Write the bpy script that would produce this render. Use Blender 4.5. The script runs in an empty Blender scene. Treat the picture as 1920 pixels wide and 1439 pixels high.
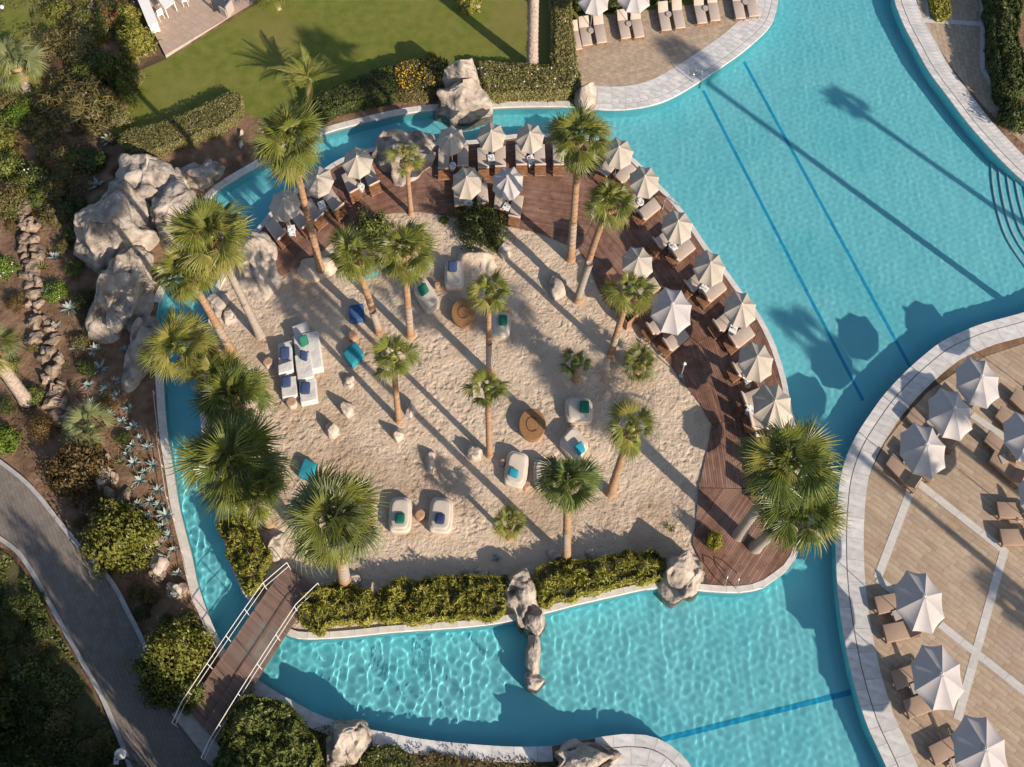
import bpy, bmesh, math, random
import numpy as np
from mathutils import Vector, Matrix, noise
from mathutils.geometry import delaunay_2d_cdt
R = math.radians
sc = bpy.context.scene
COL = sc.collection
# ------------------------------------------------------------------ camera
TH = R(27.7); FPX = 2067.0; HC = 56.0; CX, CY = 960.0, 719.5
cam = bpy.data.cameras.new('camera'); cam.sensor_width = 36; cam.lens = FPX/1920*36
cam.clip_end = 2000; cam.clip_start = .5
camo = bpy.data.objects.new('camera', cam); COL.objects.link(camo)
camo.location = (0, 0, HC); camo.rotation_euler = (TH, 0, 0); sc.camera = camo
# ------------------------------------------------------------------ light
SUN_EL, SUN_AZ = R(26), R(133.5-180)          # azimuth counter-clockwise from +X, towards the sun
w = bpy.data.worlds.new('World'); sc.world = w; w.use_nodes = True
sk = w.node_tree.nodes.new('ShaderNodeTexSky'); sk.sky_type = 'NISHITA'; sk.sun_disc = False
sk.sun_elevation = SUN_EL; sk.sun_rotation = math.pi/2-SUN_AZ
w.node_tree.links.new(sk.outputs[0], w.node_tree.nodes['Background'].inputs[0])
w.node_tree.nodes['Background'].inputs[1].default_value = .108
sl = bpy.data.lights.new('sun', 'SUN'); sl.energy = 5.0; sl.angle = R(.6); sl.color = (1, .86, .70)
sl.cycles.is_caustics_light = True
slo = bpy.data.objects.new('sun', sl); COL.objects.link(slo)
sdir = Vector((math.cos(SUN_EL)*math.cos(SUN_AZ), math.cos(SUN_EL)*math.sin(SUN_AZ), math.sin(SUN_EL)))
slo.rotation_euler = sdir.to_track_quat('Z', 'Y').to_euler(); slo.location = (40, -20, 40)
vs = sc.view_settings; vs.view_transform = 'Standard'; vs.look = 'None'; vs.gamma = 1; vs.exposure = .42
vs.use_curve_mapping = False
cy = sc.cycles; cy.max_bounces = 8; cy.diffuse_bounces = 3; cy.glossy_bounces = 2; cy.transmission_bounces = 6
cy.transparent_max_bounces = 8; cy.use_denoising = True; cy.caustics_refractive = True; cy.caustics_reflective = False
# ------------------------------------------------------------------ photo position -> place on the ground
def G(px, py, z=0.0):
    u = px-CX; v = py-CY; d = FPX*math.cos(TH)+v*math.sin(TH)
    return ((HC-z)*u/d, (HC-z)*(-v*math.cos(TH)+FPX*math.sin(TH))/d)
def GV(px, py, z=0.0):
    x, y = G(px, py, z); return Vector((x, y, z))
def mpp(px, py): return HC/(FPX*math.cos(TH)+(py-CY)*math.sin(TH))   # metres per pixel, across
SX, SY, SZ = .87, 1.16, 1.16
SV = np.array([SX, SY, SZ])
rnd = random.Random(7)
# ------------------------------------------------------------------ materials
def _n(nt, t, **k):
    n = nt.nodes.new(t)
    for a, b in k.items(): setattr(n, a, b)
    return n
def M(name, c1, c2=None, scale=4.0, rough=.8, bump=0.0, bscale=20.0, rand=0.0, stretch=(1, 1, 1), spec=.3, metal=0.0,
      voro=0.0, c3=None, s3=.6, t3=(.5, .65), trans=0.0, rot=0.0, detail=6.0, t2=(.35, .65), ret=False):
    m = bpy.data.materials.new(name); m.use_nodes = True; nt = m.node_tree; L = nt.links
    p = nt.nodes['Principled BSDF']; p.inputs['Roughness'].default_value = rough
    p.inputs['Specular IOR Level'].default_value = spec; p.inputs['Metallic'].default_value = metal
    tc = _n(nt, 'ShaderNodeTexCoord'); mp = _n(nt, 'ShaderNodeMapping'); mp.inputs['Scale'].default_value = stretch
    mp.inputs['Rotation'].default_value = (0, 0, rot)
    L.new(tc.outputs['Object'], mp.inputs[0]); vec = mp.outputs[0]
    def ramp_noise(s, lo, hi, det=detail, seed=0):
        t = _n(nt, 'ShaderNodeTexNoise', noise_dimensions='4D'); t.inputs['W'].default_value = seed
        t.inputs['Scale'].default_value = s; t.inputs['Detail'].default_value = det; L.new(vec, t.inputs['Vector'])
        mr = _n(nt, 'ShaderNodeMapRange'); mr.inputs[1].default_value = lo; mr.inputs[2].default_value = hi
        L.new(t.outputs['Fac'], mr.inputs[0]); return mr.outputs[0]
    def mix(f, a, b):
        x = _n(nt, 'ShaderNodeMix', data_type='RGBA'); L.new(f, x.inputs[0])
        for i, v in ((6, a), (7, b)):
            if isinstance(v, tuple): x.inputs[i].default_value = (*v, 1)
            else: L.new(v, x.inputs[i])
        return x.outputs[2]
    col = None
    if c2 is not None: col = mix(ramp_noise(scale, *t2), c1, c2)
    if c3 is not None: col = mix(ramp_noise(s3, *t3, seed=5), col if col is not None else c1, c3)
    if rand > 0:
        if col is None:
            rg = _n(nt, 'ShaderNodeRGB'); rg.outputs[0].default_value = (*c1, 1); col = rg.outputs[0]
        gi = _n(nt, 'ShaderNodeNewGeometry'); oi = _n(nt, 'ShaderNodeObjectInfo')
        ad = _n(nt, 'ShaderNodeMath', operation='ADD'); L.new(gi.outputs['Random Per Island'], ad.inputs[0]); L.new(oi.outputs['Random'], ad.inputs[1])
        fr = _n(nt, 'ShaderNodeMath', operation='FRACT'); L.new(ad.outputs[0], fr.inputs[0])
        mr = _n(nt, 'ShaderNodeMapRange'); mr.inputs[3].default_value = 1-rand; mr.inputs[4].default_value = 1+rand
        L.new(fr.outputs[0], mr.inputs[0])
        hs = _n(nt, 'ShaderNodeVectorMath', operation='SCALE'); L.new(col, hs.inputs[0]); L.new(mr.outputs[0], hs.inputs['Scale']); col = hs.outputs[0]
    if col is None: p.inputs['Base Color'].default_value = (*c1, 1)
    else: L.new(col, p.inputs['Base Color'])
    if bump > 0:
        h = ramp_noise(bscale, 0, 1, 9, 9)
        if voro > 0:
            ns = _n(nt, 'ShaderNodeTexNoise'); ns.inputs['Scale'].default_value = voro*.8; L.new(vec, ns.inputs['Vector'])
            va = _n(nt, 'ShaderNodeVectorMath', operation='MULTIPLY_ADD'); L.new(ns.outputs['Color'], va.inputs[0]); va.inputs[1].default_value = (.5, .5, 0); L.new(vec, va.inputs[2])
            vo = _n(nt, 'ShaderNodeTexVoronoi', feature='SMOOTH_F1'); vo.inputs['Scale'].default_value = voro; vo.inputs['Smoothness'].default_value = .35
            L.new(va.outputs[0], vo.inputs['Vector'])
            mr = _n(nt, 'ShaderNodeMapRange'); mr.inputs[1].default_value = .05; mr.inputs[2].default_value = .55; L.new(vo.outputs['Distance'], mr.inputs[0])
            ad = _n(nt, 'ShaderNodeMath', operation='MULTIPLY_ADD'); L.new(mr.outputs[0], ad.inputs[0]); mk_ = ramp_noise(.45, .38, .62, 3, 3); mm_ = _n(nt, 'ShaderNodeMath', operation='MULTIPLY_ADD'); L.new(mk_, mm_.inputs[0]); mm_.inputs[1].default_value = .55; mm_.inputs[2].default_value = .18; L.new(mm_.outputs[0], ad.inputs[1]); L.new(h, ad.inputs[2]); h = ad.outputs[0]
        b = _n(nt, 'ShaderNodeBump'); b.inputs['Distance'].default_value = bump; b.inputs['Strength'].default_value = 1
        L.new(h, b.inputs['Height']); L.new(b.outputs[0], p.inputs['Normal'])
    if trans > 0:
        tr = _n(nt, 'ShaderNodeBsdfTranslucent'); ms = _n(nt, 'ShaderNodeMixShader'); ms.inputs[0].default_value = trans
        if col is None: tr.inputs[0].default_value = (*c1, 1)
        else: L.new(col, tr.inputs[0])
        L.new(p.outputs[0], ms.inputs[1]); L.new(tr.outputs[0], ms.inputs[2]); L.new(ms.outputs[0], nt.nodes['Material Output'].inputs[0])
    return m
m_soil = M('soil', (.16, .092, .055), (.26, .165, .105), 1.6, .95, .05, 5, c3=(.085, .055, .035), s3=.35, voro=2.5)
m_lawn = M('lawn', (.115, .14, .018), (.17, .18, .034), 1.3, .9, .03, 22, c3=(.21, .175, .055), s3=.16, t3=(.48, .72), detail=10)
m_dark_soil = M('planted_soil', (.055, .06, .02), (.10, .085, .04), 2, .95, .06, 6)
m_sand = M('sand', (.50, .395, .295), (.60, .485, .375), .7, .95, .085, 6.5, voro=2.6, c3=(.42, .315, .225), s3=.28)
m_deck = M('deck_wood', (.16, .082, .057), (.235, .13, .094), 3, .6, .004, 30, rand=.22, stretch=(1, 1, 1), c3=(.28, .17, .13), s3=.5)
m_deckbase = M('deck_base', (.03, .02, .015))
m_bridge = M('bridge_wood', (.18, .115, .09), (.26, .175, .14), 2, .7, .004, 30, rand=.2)
m_trav = M('travertine', (.37, .28, .20), (.44, .35, .265), 3.5, .7, .004, 14, rand=.11, c3=(.33, .235, .155), s3=.55, t3=(.45, .7))
m_travjoint = M('travertine_joint', (.22, .155, .105))
m_band = M('pale_stone_band', (.48, .46, .43), (.56, .54, .51), 4, .6, .002, 20, rand=.06)
m_coping = M('coping_marble', (.50, .485, .47), (.64, .625, .61), 1.8, .5, .003, 12, rand=.10, c3=(.36, .335, .31), s3=1.1, t3=(.55, .75), stretch=(1, 1.8, 1))
m_copingisl = M('island_coping', (.56, .52, .48), (.66, .62, .58), 3, .6, .003, 12, rand=.06)
m_joint = M('joint', (.10, .10, .11))
m_white = M('white_render', (.78, .76, .73), (.70, .68, .65), 3, .6)
m_paver = M('grey_paver', (.17, .145, .125), (.215, .185, .16), 2, .85, .004, 30, rand=.07)
m_pathj = M('paver_joint', (.10, .085, .072))
m_kerb = M('kerb_stone', (.34, .33, .33), (.42, .41, .40), 3, .8, .003, 20, rand=.08)
m_conc = M('concrete', (.36, .33, .30), (.44, .41, .38), 3, .85, .003, 20)
m_floor = M('pool_plaster', (.21, .73, .81), (.24, .76, .84), .4, .5, c3=(.18, .70, .79), s3=.2)
m_nose = M('step_nosing', (.50, .74, .76), rough=.5)
m_lane = M('blue_tile_line', (.015, .40, .66))
m_rock = M('faux_rock', (.29, .24, .20), (.46, .40, .345), 1.3, .9, .16, 3.2, c3=(.13, .11, .095), s3=1.1, t3=(.50, .68), voro=1.6, detail=9)
m_rockl = M('pale_rock', (.36, .305, .26), (.50, .43, .365), 2.0, .9, .07, 5, c3=(.22, .18, .15), s3=2.0, t3=(.52, .68), detail=9)
m_wallst = M('garden_stone', (.20, .145, .105), (.32, .245, .185), 2.5, .95, .06, 6, rand=.25, c3=(.12, .085, .06), s3=2)
m_trunk = M('palm_trunk', (.30, .175, .10), (.42, .27, .165), 2, .9, .05, 5, stretch=(1, 1, 5), c3=(.22, .14, .09), s3=1.2)
m_trunkg = M('grey_palm_trunk', (.29, .245, .205), (.37, .32, .275), 2, .9, .03, 5, stretch=(1, 1, 5))
m_trunks = M('scaly_trunk', (.33, .25, .20), (.50, .41, .35), 6, .9, .10, 8)
m_fan = M('fan_leaf', (.12, .145, .02), (.21, .225, .045), 1.2, .42, rand=.28, trans=.28, spec=.5)
m_fand = M('dark_fan_leaf', (.07, .11, .02), (.13, .165, .035), 1.2, .38, rand=.28, trans=.22, spec=.5)
m_fany = M('yellowed_fan_leaf', (.20, .20, .045), (.30, .27, .07), 1.2, .5, rand=.25, trans=.3)
m_fanp = M('pale_fan_leaf', (.17, .20, .085), (.25, .27, .12), 1.2, .5, rand=.2, trans=.25)
m_dead = M('dry_leaf', (.42, .27, .12), (.52, .36, .19), 3, .8, rand=.2, trans=.2)
m_pet = M('petiole', (.13, .15, .05), rough=.5)
def leafm(n, a, b, **k): return M(n, a, b, 1.5, .5, rand=.4, trans=.22, spec=.4, **k)
m_l1 = leafm('mid_green_leaf', (.10, .125, .025), (.165, .185, .045))
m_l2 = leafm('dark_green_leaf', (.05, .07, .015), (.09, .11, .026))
m_l3 = leafm('olive_leaf', (.12, .105, .035), (.20, .165, .06))
m_l4 = leafm('yellow_green_leaf', (.22, .22, .035), (.33, .31, .06))
m_l5 = leafm('bronze_leaf', (.12, .08, .025), (.18, .12, .045))
m_l6 = leafm('hedge_leaf', (.19, .175, .055), (.28, .25, .10))
m_l7 = leafm('bright_green_leaf', (.10, .16, .015), (.16, .23, .03))
m_lt = leafm('tree_leaf', (.12, .13, .022), (.20, .20, .04))
m_fr = M('magenta_flower', (.50, .03, .10), rough=.6, rand=.3, trans=.2)
m_fy = M('yellow_flower', (.75, .45, .02), rough=.6, rand=.25, trans=.2)
m_fw = M('white_flower', (.75, .70, .68), rough=.6)
m_agave = M('agave_leaf', (.20, .25, .23), (.31, .36, .33), 2, .5, rand=.15)
m_can = M('cream_canvas', (.45, .395, .33), (.51, .455, .385), 1.2, .85, rand=.04, c3=(.42, .365, .30), s3=1.5, trans=.12)
m_canw = M('pale_grey_canvas', (.47, .435, .43), (.51, .475, .465), 2, .85, trans=.12)
m_metal = M('light_metal', (.55, .53, .50), rough=.35, metal=.6)
m_steel = M('stainless_steel', (.75, .75, .75), rough=.2, metal=1)
m_dkmetal = M('dark_steel', (.08, .08, .08), rough=.4)
m_mat = M('taupe_cushion', (.47, .385, .325), (.51, .42, .355), 3, .9)
m_matd = M('brown_taupe_cushion', (.33, .235, .175), (.36, .26, .20), 3, .9)
m_teak = M('teak', (.24, .12, .065), (.33, .18, .10), 4, .65, rand=.15)
m_wtable = M('white_table', (.78, .77, .76), rough=.5)
m_greyt = M('grey_table', (.42, .36, .33), rough=.7)
m_bean = M('cream_daybed', (.50, .435, .36), (.56, .495, .42), 1.5, .9, .012, 5)
m_sofa = M('white_cover', (.62, .60, .575), (.54, .52, .50), 2, .9, .06, 2.6)
m_green = M('green_cushion', (.015, .14, .095), rough=.85)
m_blue = M('navy_cushion', (.035, .055, .14), rough=.85)
m_teal = M('teal_cushion', (.02, .21, .28), (.03, .26, .34), 3, .85)
m_tealc = M('bright_teal_cushion', (.02, .25, .34), rough=.85)
m_navyp = M('blue_pouf', (.03, .085, .20), (.045, .11, .25), 3, .9)
m_wick = M('brown_wicker', (.33, .175, .08), (.24, .12, .055), 9, .7, .01, 60)
m_stump = M('stump_wood', (.48, .30, .20), (.36, .21, .13), 5, .8, .01, 20)
m_bar = M('bar_wood', (.30, .155, .10), (.37, .20, .13), 4, .6, rand=.15)
m_rail = M('white_rail', (.72, .69, .66), rough=.35)
m_rope = M('pale_rail', (.62, .52, .47), rough=.6)
m_pvc = M('white_paint', (.80, .78, .76), rough=.5)
m_shadegrey = M('dark_wood_post', (.06, .035, .025), rough=.6)
m_sign = M('sign_white', (.75, .75, .77), rough=.5); m_signr = M('sign_red', (.5, .12, .16), rough=.5)
m_globe = M('lamp_globe', (.62, .62, .66), rough=.25, spec=.5)
# water: plain dielectric with real ripples in the geometry
m_water = bpy.data.materials.new('pool_water'); m_water.use_nodes = True
_t = m_water.node_tree; _t.nodes.clear(); _o = _t.nodes.new('ShaderNodeOutputMaterial'); _g = _t.nodes.new('ShaderNodeBsdfGlass')
_g.inputs['IOR'].default_value = 1.33; _g.inputs['Roughness'].default_value = 0; _g.inputs['Color'].default_value = (.97, .995, 1, 1)
_t.links.new(_g.outputs[0], _o.inputs[0])
# ------------------------------------------------------------------ object helpers
def mk(name, V, F, mats, parent=None, loc=(0, 0, 0), smooth=False, mi=None):
    if isinstance(V, bpy.types.Mesh): me = V
    else:
        me = mkmesh(name, V, F, mats, smooth, mi)
    o = bpy.data.objects.new(name, me); COL.objects.link(o); o.location = loc
    if parent: o.parent = parent
    return o
def mkmesh(name, V, F, mats, smooth=False, mi=None):
    me = bpy.data.meshes.new(name); V = np.asarray(V, dtype=np.float64)
    if isinstance(F, np.ndarray):
        k = F.shape[1]; me.vertices.add(len(V)); me.vertices.foreach_set('co', V.ravel())
        me.loops.add(F.size); me.loops.foreach_set('vertex_index', F.ravel().astype(np.int32))
        me.polygons.add(len(F)); me.polygons.foreach_set('loop_start', np.arange(0, F.size, k, dtype=np.int32))
        me.update(calc_edges=True)
    else: me.from_pydata(V.tolist(), [], F); me.update()
    for m in (mats if isinstance(mats, (list, tuple)) else [mats]): me.materials.append(m)
    if mi is not None: me.polygons.foreach_set('material_index', np.asarray(mi, dtype=np.int32))
    if smooth: me.shade_smooth()
    return me
def tag(o, label=None, cat=None, group=None, kind=None):
    if label: o['label'] = label
    if cat: o['category'] = cat
    if group: o['group'] = group
    if kind: o['kind'] = kind
    return o
def thing(name, label, cat, loc=(0, 0, 0), group=None):
    o = bpy.data.objects.new(name, None); COL.objects.link(o); o.location = loc; o.empty_display_size = .3
    return tag(o, label, cat, group)
def struct(o): o['kind'] = 'structure'; return o
def stuff(o): o['kind'] = 'stuff'; return o
class B:                                     # collects shapes into one mesh
    def __init__(s): s.V = []; s.F = []; s.n = 0
    def add(s, V, F):
        V = np.asarray(V, dtype=float); s.V.append(V); s.F += [tuple(i+s.n for i in f) for f in F]; s.n += len(V); return s
    def box(s, c, d, rz=0, rx=0, ry=0):
        x, y, z = d[0]/2, d[1]/2, d[2]/2
        V = np.array([(-x, -y, -z), (x, -y, -z), (x, y, -z), (-x, y, -z), (-x, -y, z), (x, -y, z), (x, y, z), (-x, y, z)])
        V = V@np.array(Matrix.Rotation(rz, 3, 'Z')@Matrix.Rotation(ry, 3, 'Y')@Matrix.Rotation(rx, 3, 'X')).T+np.array(c)
        return s.add(V, [(0, 3, 2, 1), (4, 5, 6, 7), (0, 1, 5, 4), (1, 2, 6, 5), (2, 3, 7, 6), (3, 0, 4, 7)])
    def cyl(s, c, r, h, n=12, r2=None):
        r2 = r if r2 is None else r2; a = np.arange(n)*2*math.pi/n
        V = np.vstack([np.c_[np.cos(a)*r, np.sin(a)*r, np.zeros(n)], np.c_[np.cos(a)*r2, np.sin(a)*r2, np.full(n, h)]])+np.array(c)
        return s.add(V, [(i, (i+1) % n, n+(i+1) % n, n+i) for i in range(n)]+[tuple(range(n-1, -1, -1)), tuple(range(n, 2*n))])
    def tube(s, pts, r, n=6, cap=True):
        pts = [Vector(p) for p in pts]; m = len(pts); V = []; rr = r if isinstance(r, (list, np.ndarray)) else [r]*m
        for i, p in enumerate(pts):
            t = (pts[min(i+1, m-1)]-pts[max(i-1, 0)]).normalized()
            a = t.cross(Vector((0, 0, 1)) if abs(t.z) < .9 else Vector((1, 0, 0))).normalized(); b = t.cross(a)
            for k in range(n):
                an = 2*math.pi*k/n; V.append(p+(a*math.cos(an)+b*math.sin(an))*rr[i])
        F = [(i*n+k, i*n+(k+1) % n, (i+1)*n+(k+1) % n, (i+1)*n+k) for i in range(m-1) for k in range(n)]
        if cap: F += [tuple(range(n)), tuple(range(m*n-1, (m-1)*n-1, -1))]
        return s.add([tuple(v) for v in V], F)
    def out(s): return np.vstack(s.V), s.F
_rb = {}
def rbox(dx, dy, dz, r, seg=2):              # bevelled box, base at z=0
    k = (dx, dy, dz, r, seg)
    if k not in _rb:
        bm = bmesh.new(); bmesh.ops.create_cube(bm, size=1)
        for v in bm.verts: v.co = Vector((v.co.x*dx, v.co.y*dy, (v.co.z+.5)*dz))
        bmesh.ops.bevel(bm, geom=list(bm.edges), offset=r, segments=seg, affect='EDGES', profile=.6)
        bm.verts.index_update(); _rb[k] = (np.array([tuple(v.co) for v in bm.verts]), [tuple(v.index for v in f.verts) for f in bm.faces]); bm.free()
    return _rb[k]
def superell(a, b, c, p=.4, q=.4, nu=32, nv=14):
    V = []; sg = lambda x, e: math.copysign(abs(x)**e, x)
    for j in range(nv+1):
        ph = -math.pi/2+math.pi*j/nv
        for i in range(nu):
            t = 2*math.pi*i/nu; V.append((a*sg(math.cos(ph), q)*sg(math.cos(t), p), b*sg(math.cos(ph), q)*sg(math.sin(t), p), c*sg(math.sin(ph), q)))
    F = [(j*nu+i, j*nu+(i+1) % nu, (j+1)*nu+(i+1) % nu, (j+1)*nu+i) for j in range(nv) for i in range(nu)]
    return np.array(V), F
def rotz(V, a): c, s = math.cos(a), math.sin(a); return np.asarray(V)@np.array([[c, -s, 0], [s, c, 0], [0, 0, 1]]).T
def bake(V, a=0.0): return rotz(V, a)*SV
def along(px0, px1, z=0):                    # heading, in the unscaled frame, of a direction seen in the photo
    a, b = G(*px0, z), G(*px1, z); return math.atan2((b[1]-a[1])/SY, (b[0]-a[0])/SX)
# ------------------------------------------------------------------ 2D helpers
def W(pts, z=0.0): return np.array([G(x, y, z) for x, y in pts])
def smooth(P, closed=True, step=.4):
    P = np.asarray(P, float); n = len(P); out = []
    rng = range(n) if closed else range(n-1)
    for i in rng:
        if closed: p0, p1, p2, p3 = P[i-1], P[i], P[(i+1) % n], P[(i+2) % n]
        else: p0, p1, p2, p3 = P[max(i-1, 0)], P[i], P[i+1], P[min(i+2, n-1)]
        k = max(1, int(np.hypot(*(p2-p1))/step))
        for j in range(k):
            t = j/k; out.append(.5*((2*p1)+(-p0+p2)*t+(2*p0-5*p1+4*p2-p3)*t*t+(-p0+3*p1-3*p2+p3)*t**3))
    if not closed: out.append(P[-1])
    return np.array(out)
def inside(pts, poly):
    x, y = pts[:, 0], pts[:, 1]; r = np.zeros(len(pts), bool); n = len(poly)
    for i in range(n):
        x1, y1 = poly[i-1]; x2, y2 = poly[i]
        if y1 == y2: continue
        c = ((y1 > y) != (y2 > y)) & (x < (x2-x1)*(y-y1)/(y2-y1)+x1); r ^= c
    return r
def dist_to(pts, poly, closed=True):
    d = np.full(len(pts), 1e9)
    for i in range(0 if closed else 1, len(poly)):
        a, b = poly[i-1], poly[i]; ab = b-a; L = max(ab@ab, 1e-12)
        t = np.clip(((pts-a)@ab)/L, 0, 1); d = np.minimum(d, np.hypot(*(pts-(a+t[:, None]*ab)).T))
    return d
def offset(P, d, closed=True):
    P = np.asarray(P); n = len(P)
    if closed: t = np.roll(P, -1, 0)-np.roll(P, 1, 0)
    else: t = np.gradient(P, axis=0)
    t /= np.maximum(np.hypot(t[:, 0], t[:, 1]), 1e-9)[:, None]
    return P+np.c_[-t[:, 1], t[:, 0]]*d
def area(P): return .5*np.sum(P[:, 0]*np.roll(P[:, 1], -1)-np.roll(P[:, 0], -1)*P[:, 1])
def ccw(P): return P if area(P) > 0 else P[::-1]
def sheet(name, poly, z, mat, holes=(), grid=0, zf=None, kind='structure', parent=None):
    vv = []; ee = []
    for pl in [poly]+list(holes):
        b = len(vv); k = len(pl); vv += [Vector(p) for p in pl]; ee += [(b+i, b+(i+1) % k) for i in range(k)]
    if grid:
        mn, mx = np.min(poly, 0), np.max(poly, 0); gx, gy = np.meshgrid(np.arange(mn[0], mx[0], grid), np.arange(mn[1], mx[1], grid))
        gp = np.c_[gx.ravel(), gy.ravel()]+np.random.RandomState(3).uniform(-.2, .2, (gx.size, 2))*grid
        k = inside(gp, poly) & (dist_to(gp, poly) > grid*.5)
        for h in holes: k &= ~inside(gp, h)
        vv += [Vector(p) for p in gp[k]]
    v, e, f, *_ = delaunay_2d_cdt(vv, ee, [], 0, 1e-5)
    V = np.array([tuple(p) for p in v]); F = np.array([t for t in f if len(t) == 3]); c = V[F].mean(1)
    k = inside(c, poly)
    for h in holes: k &= ~inside(c, h)
    F = F[k]; a = V[F]; cr = (a[:, 1, 0]-a[:, 0, 0])*(a[:, 2, 1]-a[:, 0, 1])-(a[:, 1, 1]-a[:, 0, 1])*(a[:, 2, 0]-a[:, 0, 0])
    F[cr < 0] = F[cr < 0][:, ::-1]
    Z = np.full(len(V), z) if zf is None else z+zf(V)
    o = mk(name, np.c_[V, Z], F, mat, parent, smooth=zf is not None)
    if kind: o['kind'] = kind
    return o
def ribbon(P, z0, z1, closed=True):          # vertical wall strip
    n = len(P); V = np.vstack([np.c_[P, np.full(n, z0)], np.c_[P, np.full(n, z1)]])
    return V, [(i, (i+1) % n, n+(i+1) % n, n+i) for i in range(n if closed else n-1)]
def piece(q, z, th):                         # one flat stone or board from its 4 corners
    q = ccw(np.asarray(q)); V = np.vstack([np.c_[q, np.full(len(q), z)], np.c_[q, np.full(len(q), z-th)]]); k = len(q)
    return V, [tuple(range(k))]+[(i, k+i, k+(i+1) % k, (i+1) % k) for i in range(k)]
def stones_along(P, a, b, L, gap=.012, closed=True, jit=.15, seed=1):
    r = random.Random(seed); A, Bq = offset(P, a, closed), offset(P, b, closed); M_ = (A+Bq)/2; out = []
    if closed: A, Bq, M_ = (np.vstack([q, q[:1]]) for q in (A, Bq, M_))
    s = np.r_[0, np.cumsum(np.hypot(*np.diff(M_, axis=0).T))]; f = lambda Q, t: np.array([np.interp(t, s, Q[:, 0]), np.interp(t, s, Q[:, 1])])
    t = 0
    while t < s[-1]-.1:
        l = L*(1+r.uniform(-jit, jit)); e = min(t+l, s[-1]); m = (t+e)/2
        q = [f(A, t+gap/2), f(A, m), f(A, e-gap/2), f(Bq, e-gap/2), f(Bq, m), f(Bq, t+gap/2)]; out.append(np.array(q)); t = e
    return out
def cut(poly, a, b):                         # intervals of the line a + s*b inside poly
    n = np.array([-b[1], b[0]]); d = (poly-a)@n; s = (poly-a)@b; r = []
    for i in range(len(poly)):
        d1, d2 = d[i-1], d[i]
        if (d1 > 0) != (d2 > 0): r.append(s[i-1]+(s[i]-s[i-1])*d1/(d1-d2))
    r.sort(); return [(r[i], r[i+1]) for i in range(0, len(r)-1, 2)]
def boards(poly, ang, wd, gap, L=None, seed=0, jit=.3):
    r = random.Random(seed); b = np.array([math.cos(ang), math.sin(ang)]); n = np.array([-b[1], b[0]]); o = poly.mean(0)
    t = (poly-o)@n; k = t.min()+wd*.5+1e-4; out = []
    while k < t.max():
        hi = cut(poly, o+n*(k+wd/2-gap/2), b); lo = cut(poly, o+n*(k-wd/2+gap/2), b); mid = cut(poly, o+n*k, b)
        for (m0, m1) in mid:
            h = next((q for q in hi if q[0] < (m0+m1)/2 < q[1]), (m0, m1)); l = next((q for q in lo if q[0] < (m0+m1)/2 < q[1]), (m0, m1))
            cuts = [None]
            if L:
                s = m0-r.uniform(0, L); 
                while s < m1:
                    s += L*(1+r.uniform(-jit, jit))
                    if m0+.1 < s < m1-.1 and s > max(h[0], l[0])+.05 and s < min(h[1], l[1])-.05: cuts.append(s)
            cuts.append(None)
            for i in range(len(cuts)-1):
                c0, c1 = cuts[i], cuts[i+1]
                a0, a1 = (l[0], h[0]) if c0 is None else (c0+gap/2, c0+gap/2); e0, e1 = (l[1], h[1]) if c1 is None else (c1-gap/2, c1-gap/2)
                if min(e0-a0, e1-a1) < .03: continue
                pl, ph = o+n*(k-wd/2+gap/2), o+n*(k+wd/2-gap/2)
                out.append(np.array([pl+b*a0, pl+b*e0, ph+b*e1, ph+b*a1]))
        k += wd
    return out
def pave(name, quads, z, th, mat, parent, limit=300, anchor=None):
    """the pieces that show largest as objects of their own, the rest as one stuff part"""
    def show(q): c = q.mean(0); return abs(area(q))/((c[1]*math.sin(TH)+HC*math.cos(TH))**2)*(1 if vis(c) else 1e-6)
    qs = sorted(quads, key=show, reverse=True); nb = min(limit, len(qs))
    for q in qs[:nb]:
        c = q.mean(0); V, F = piece(q-c, 0, th); mk(name, V, F, mat, parent, (c[0], c[1], z+rnd.uniform(-.0015, .0015)))
    if len(qs) > nb:
        b = B()
        for q in qs[nb:]: b.add(*piece(q, z, th))
        stuff(mk(name+'_field', *b.out(), mat, parent))
def vis(c):
    zz = c[1]*math.sin(TH)+HC*math.cos(TH); yy = c[1]*math.cos(TH)-HC*math.sin(TH)
    u, v = CX+FPX*c[0]/zz, CY-FPX*yy/zz; return -20 < u < 1940 and -20 < v < 1460
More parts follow.
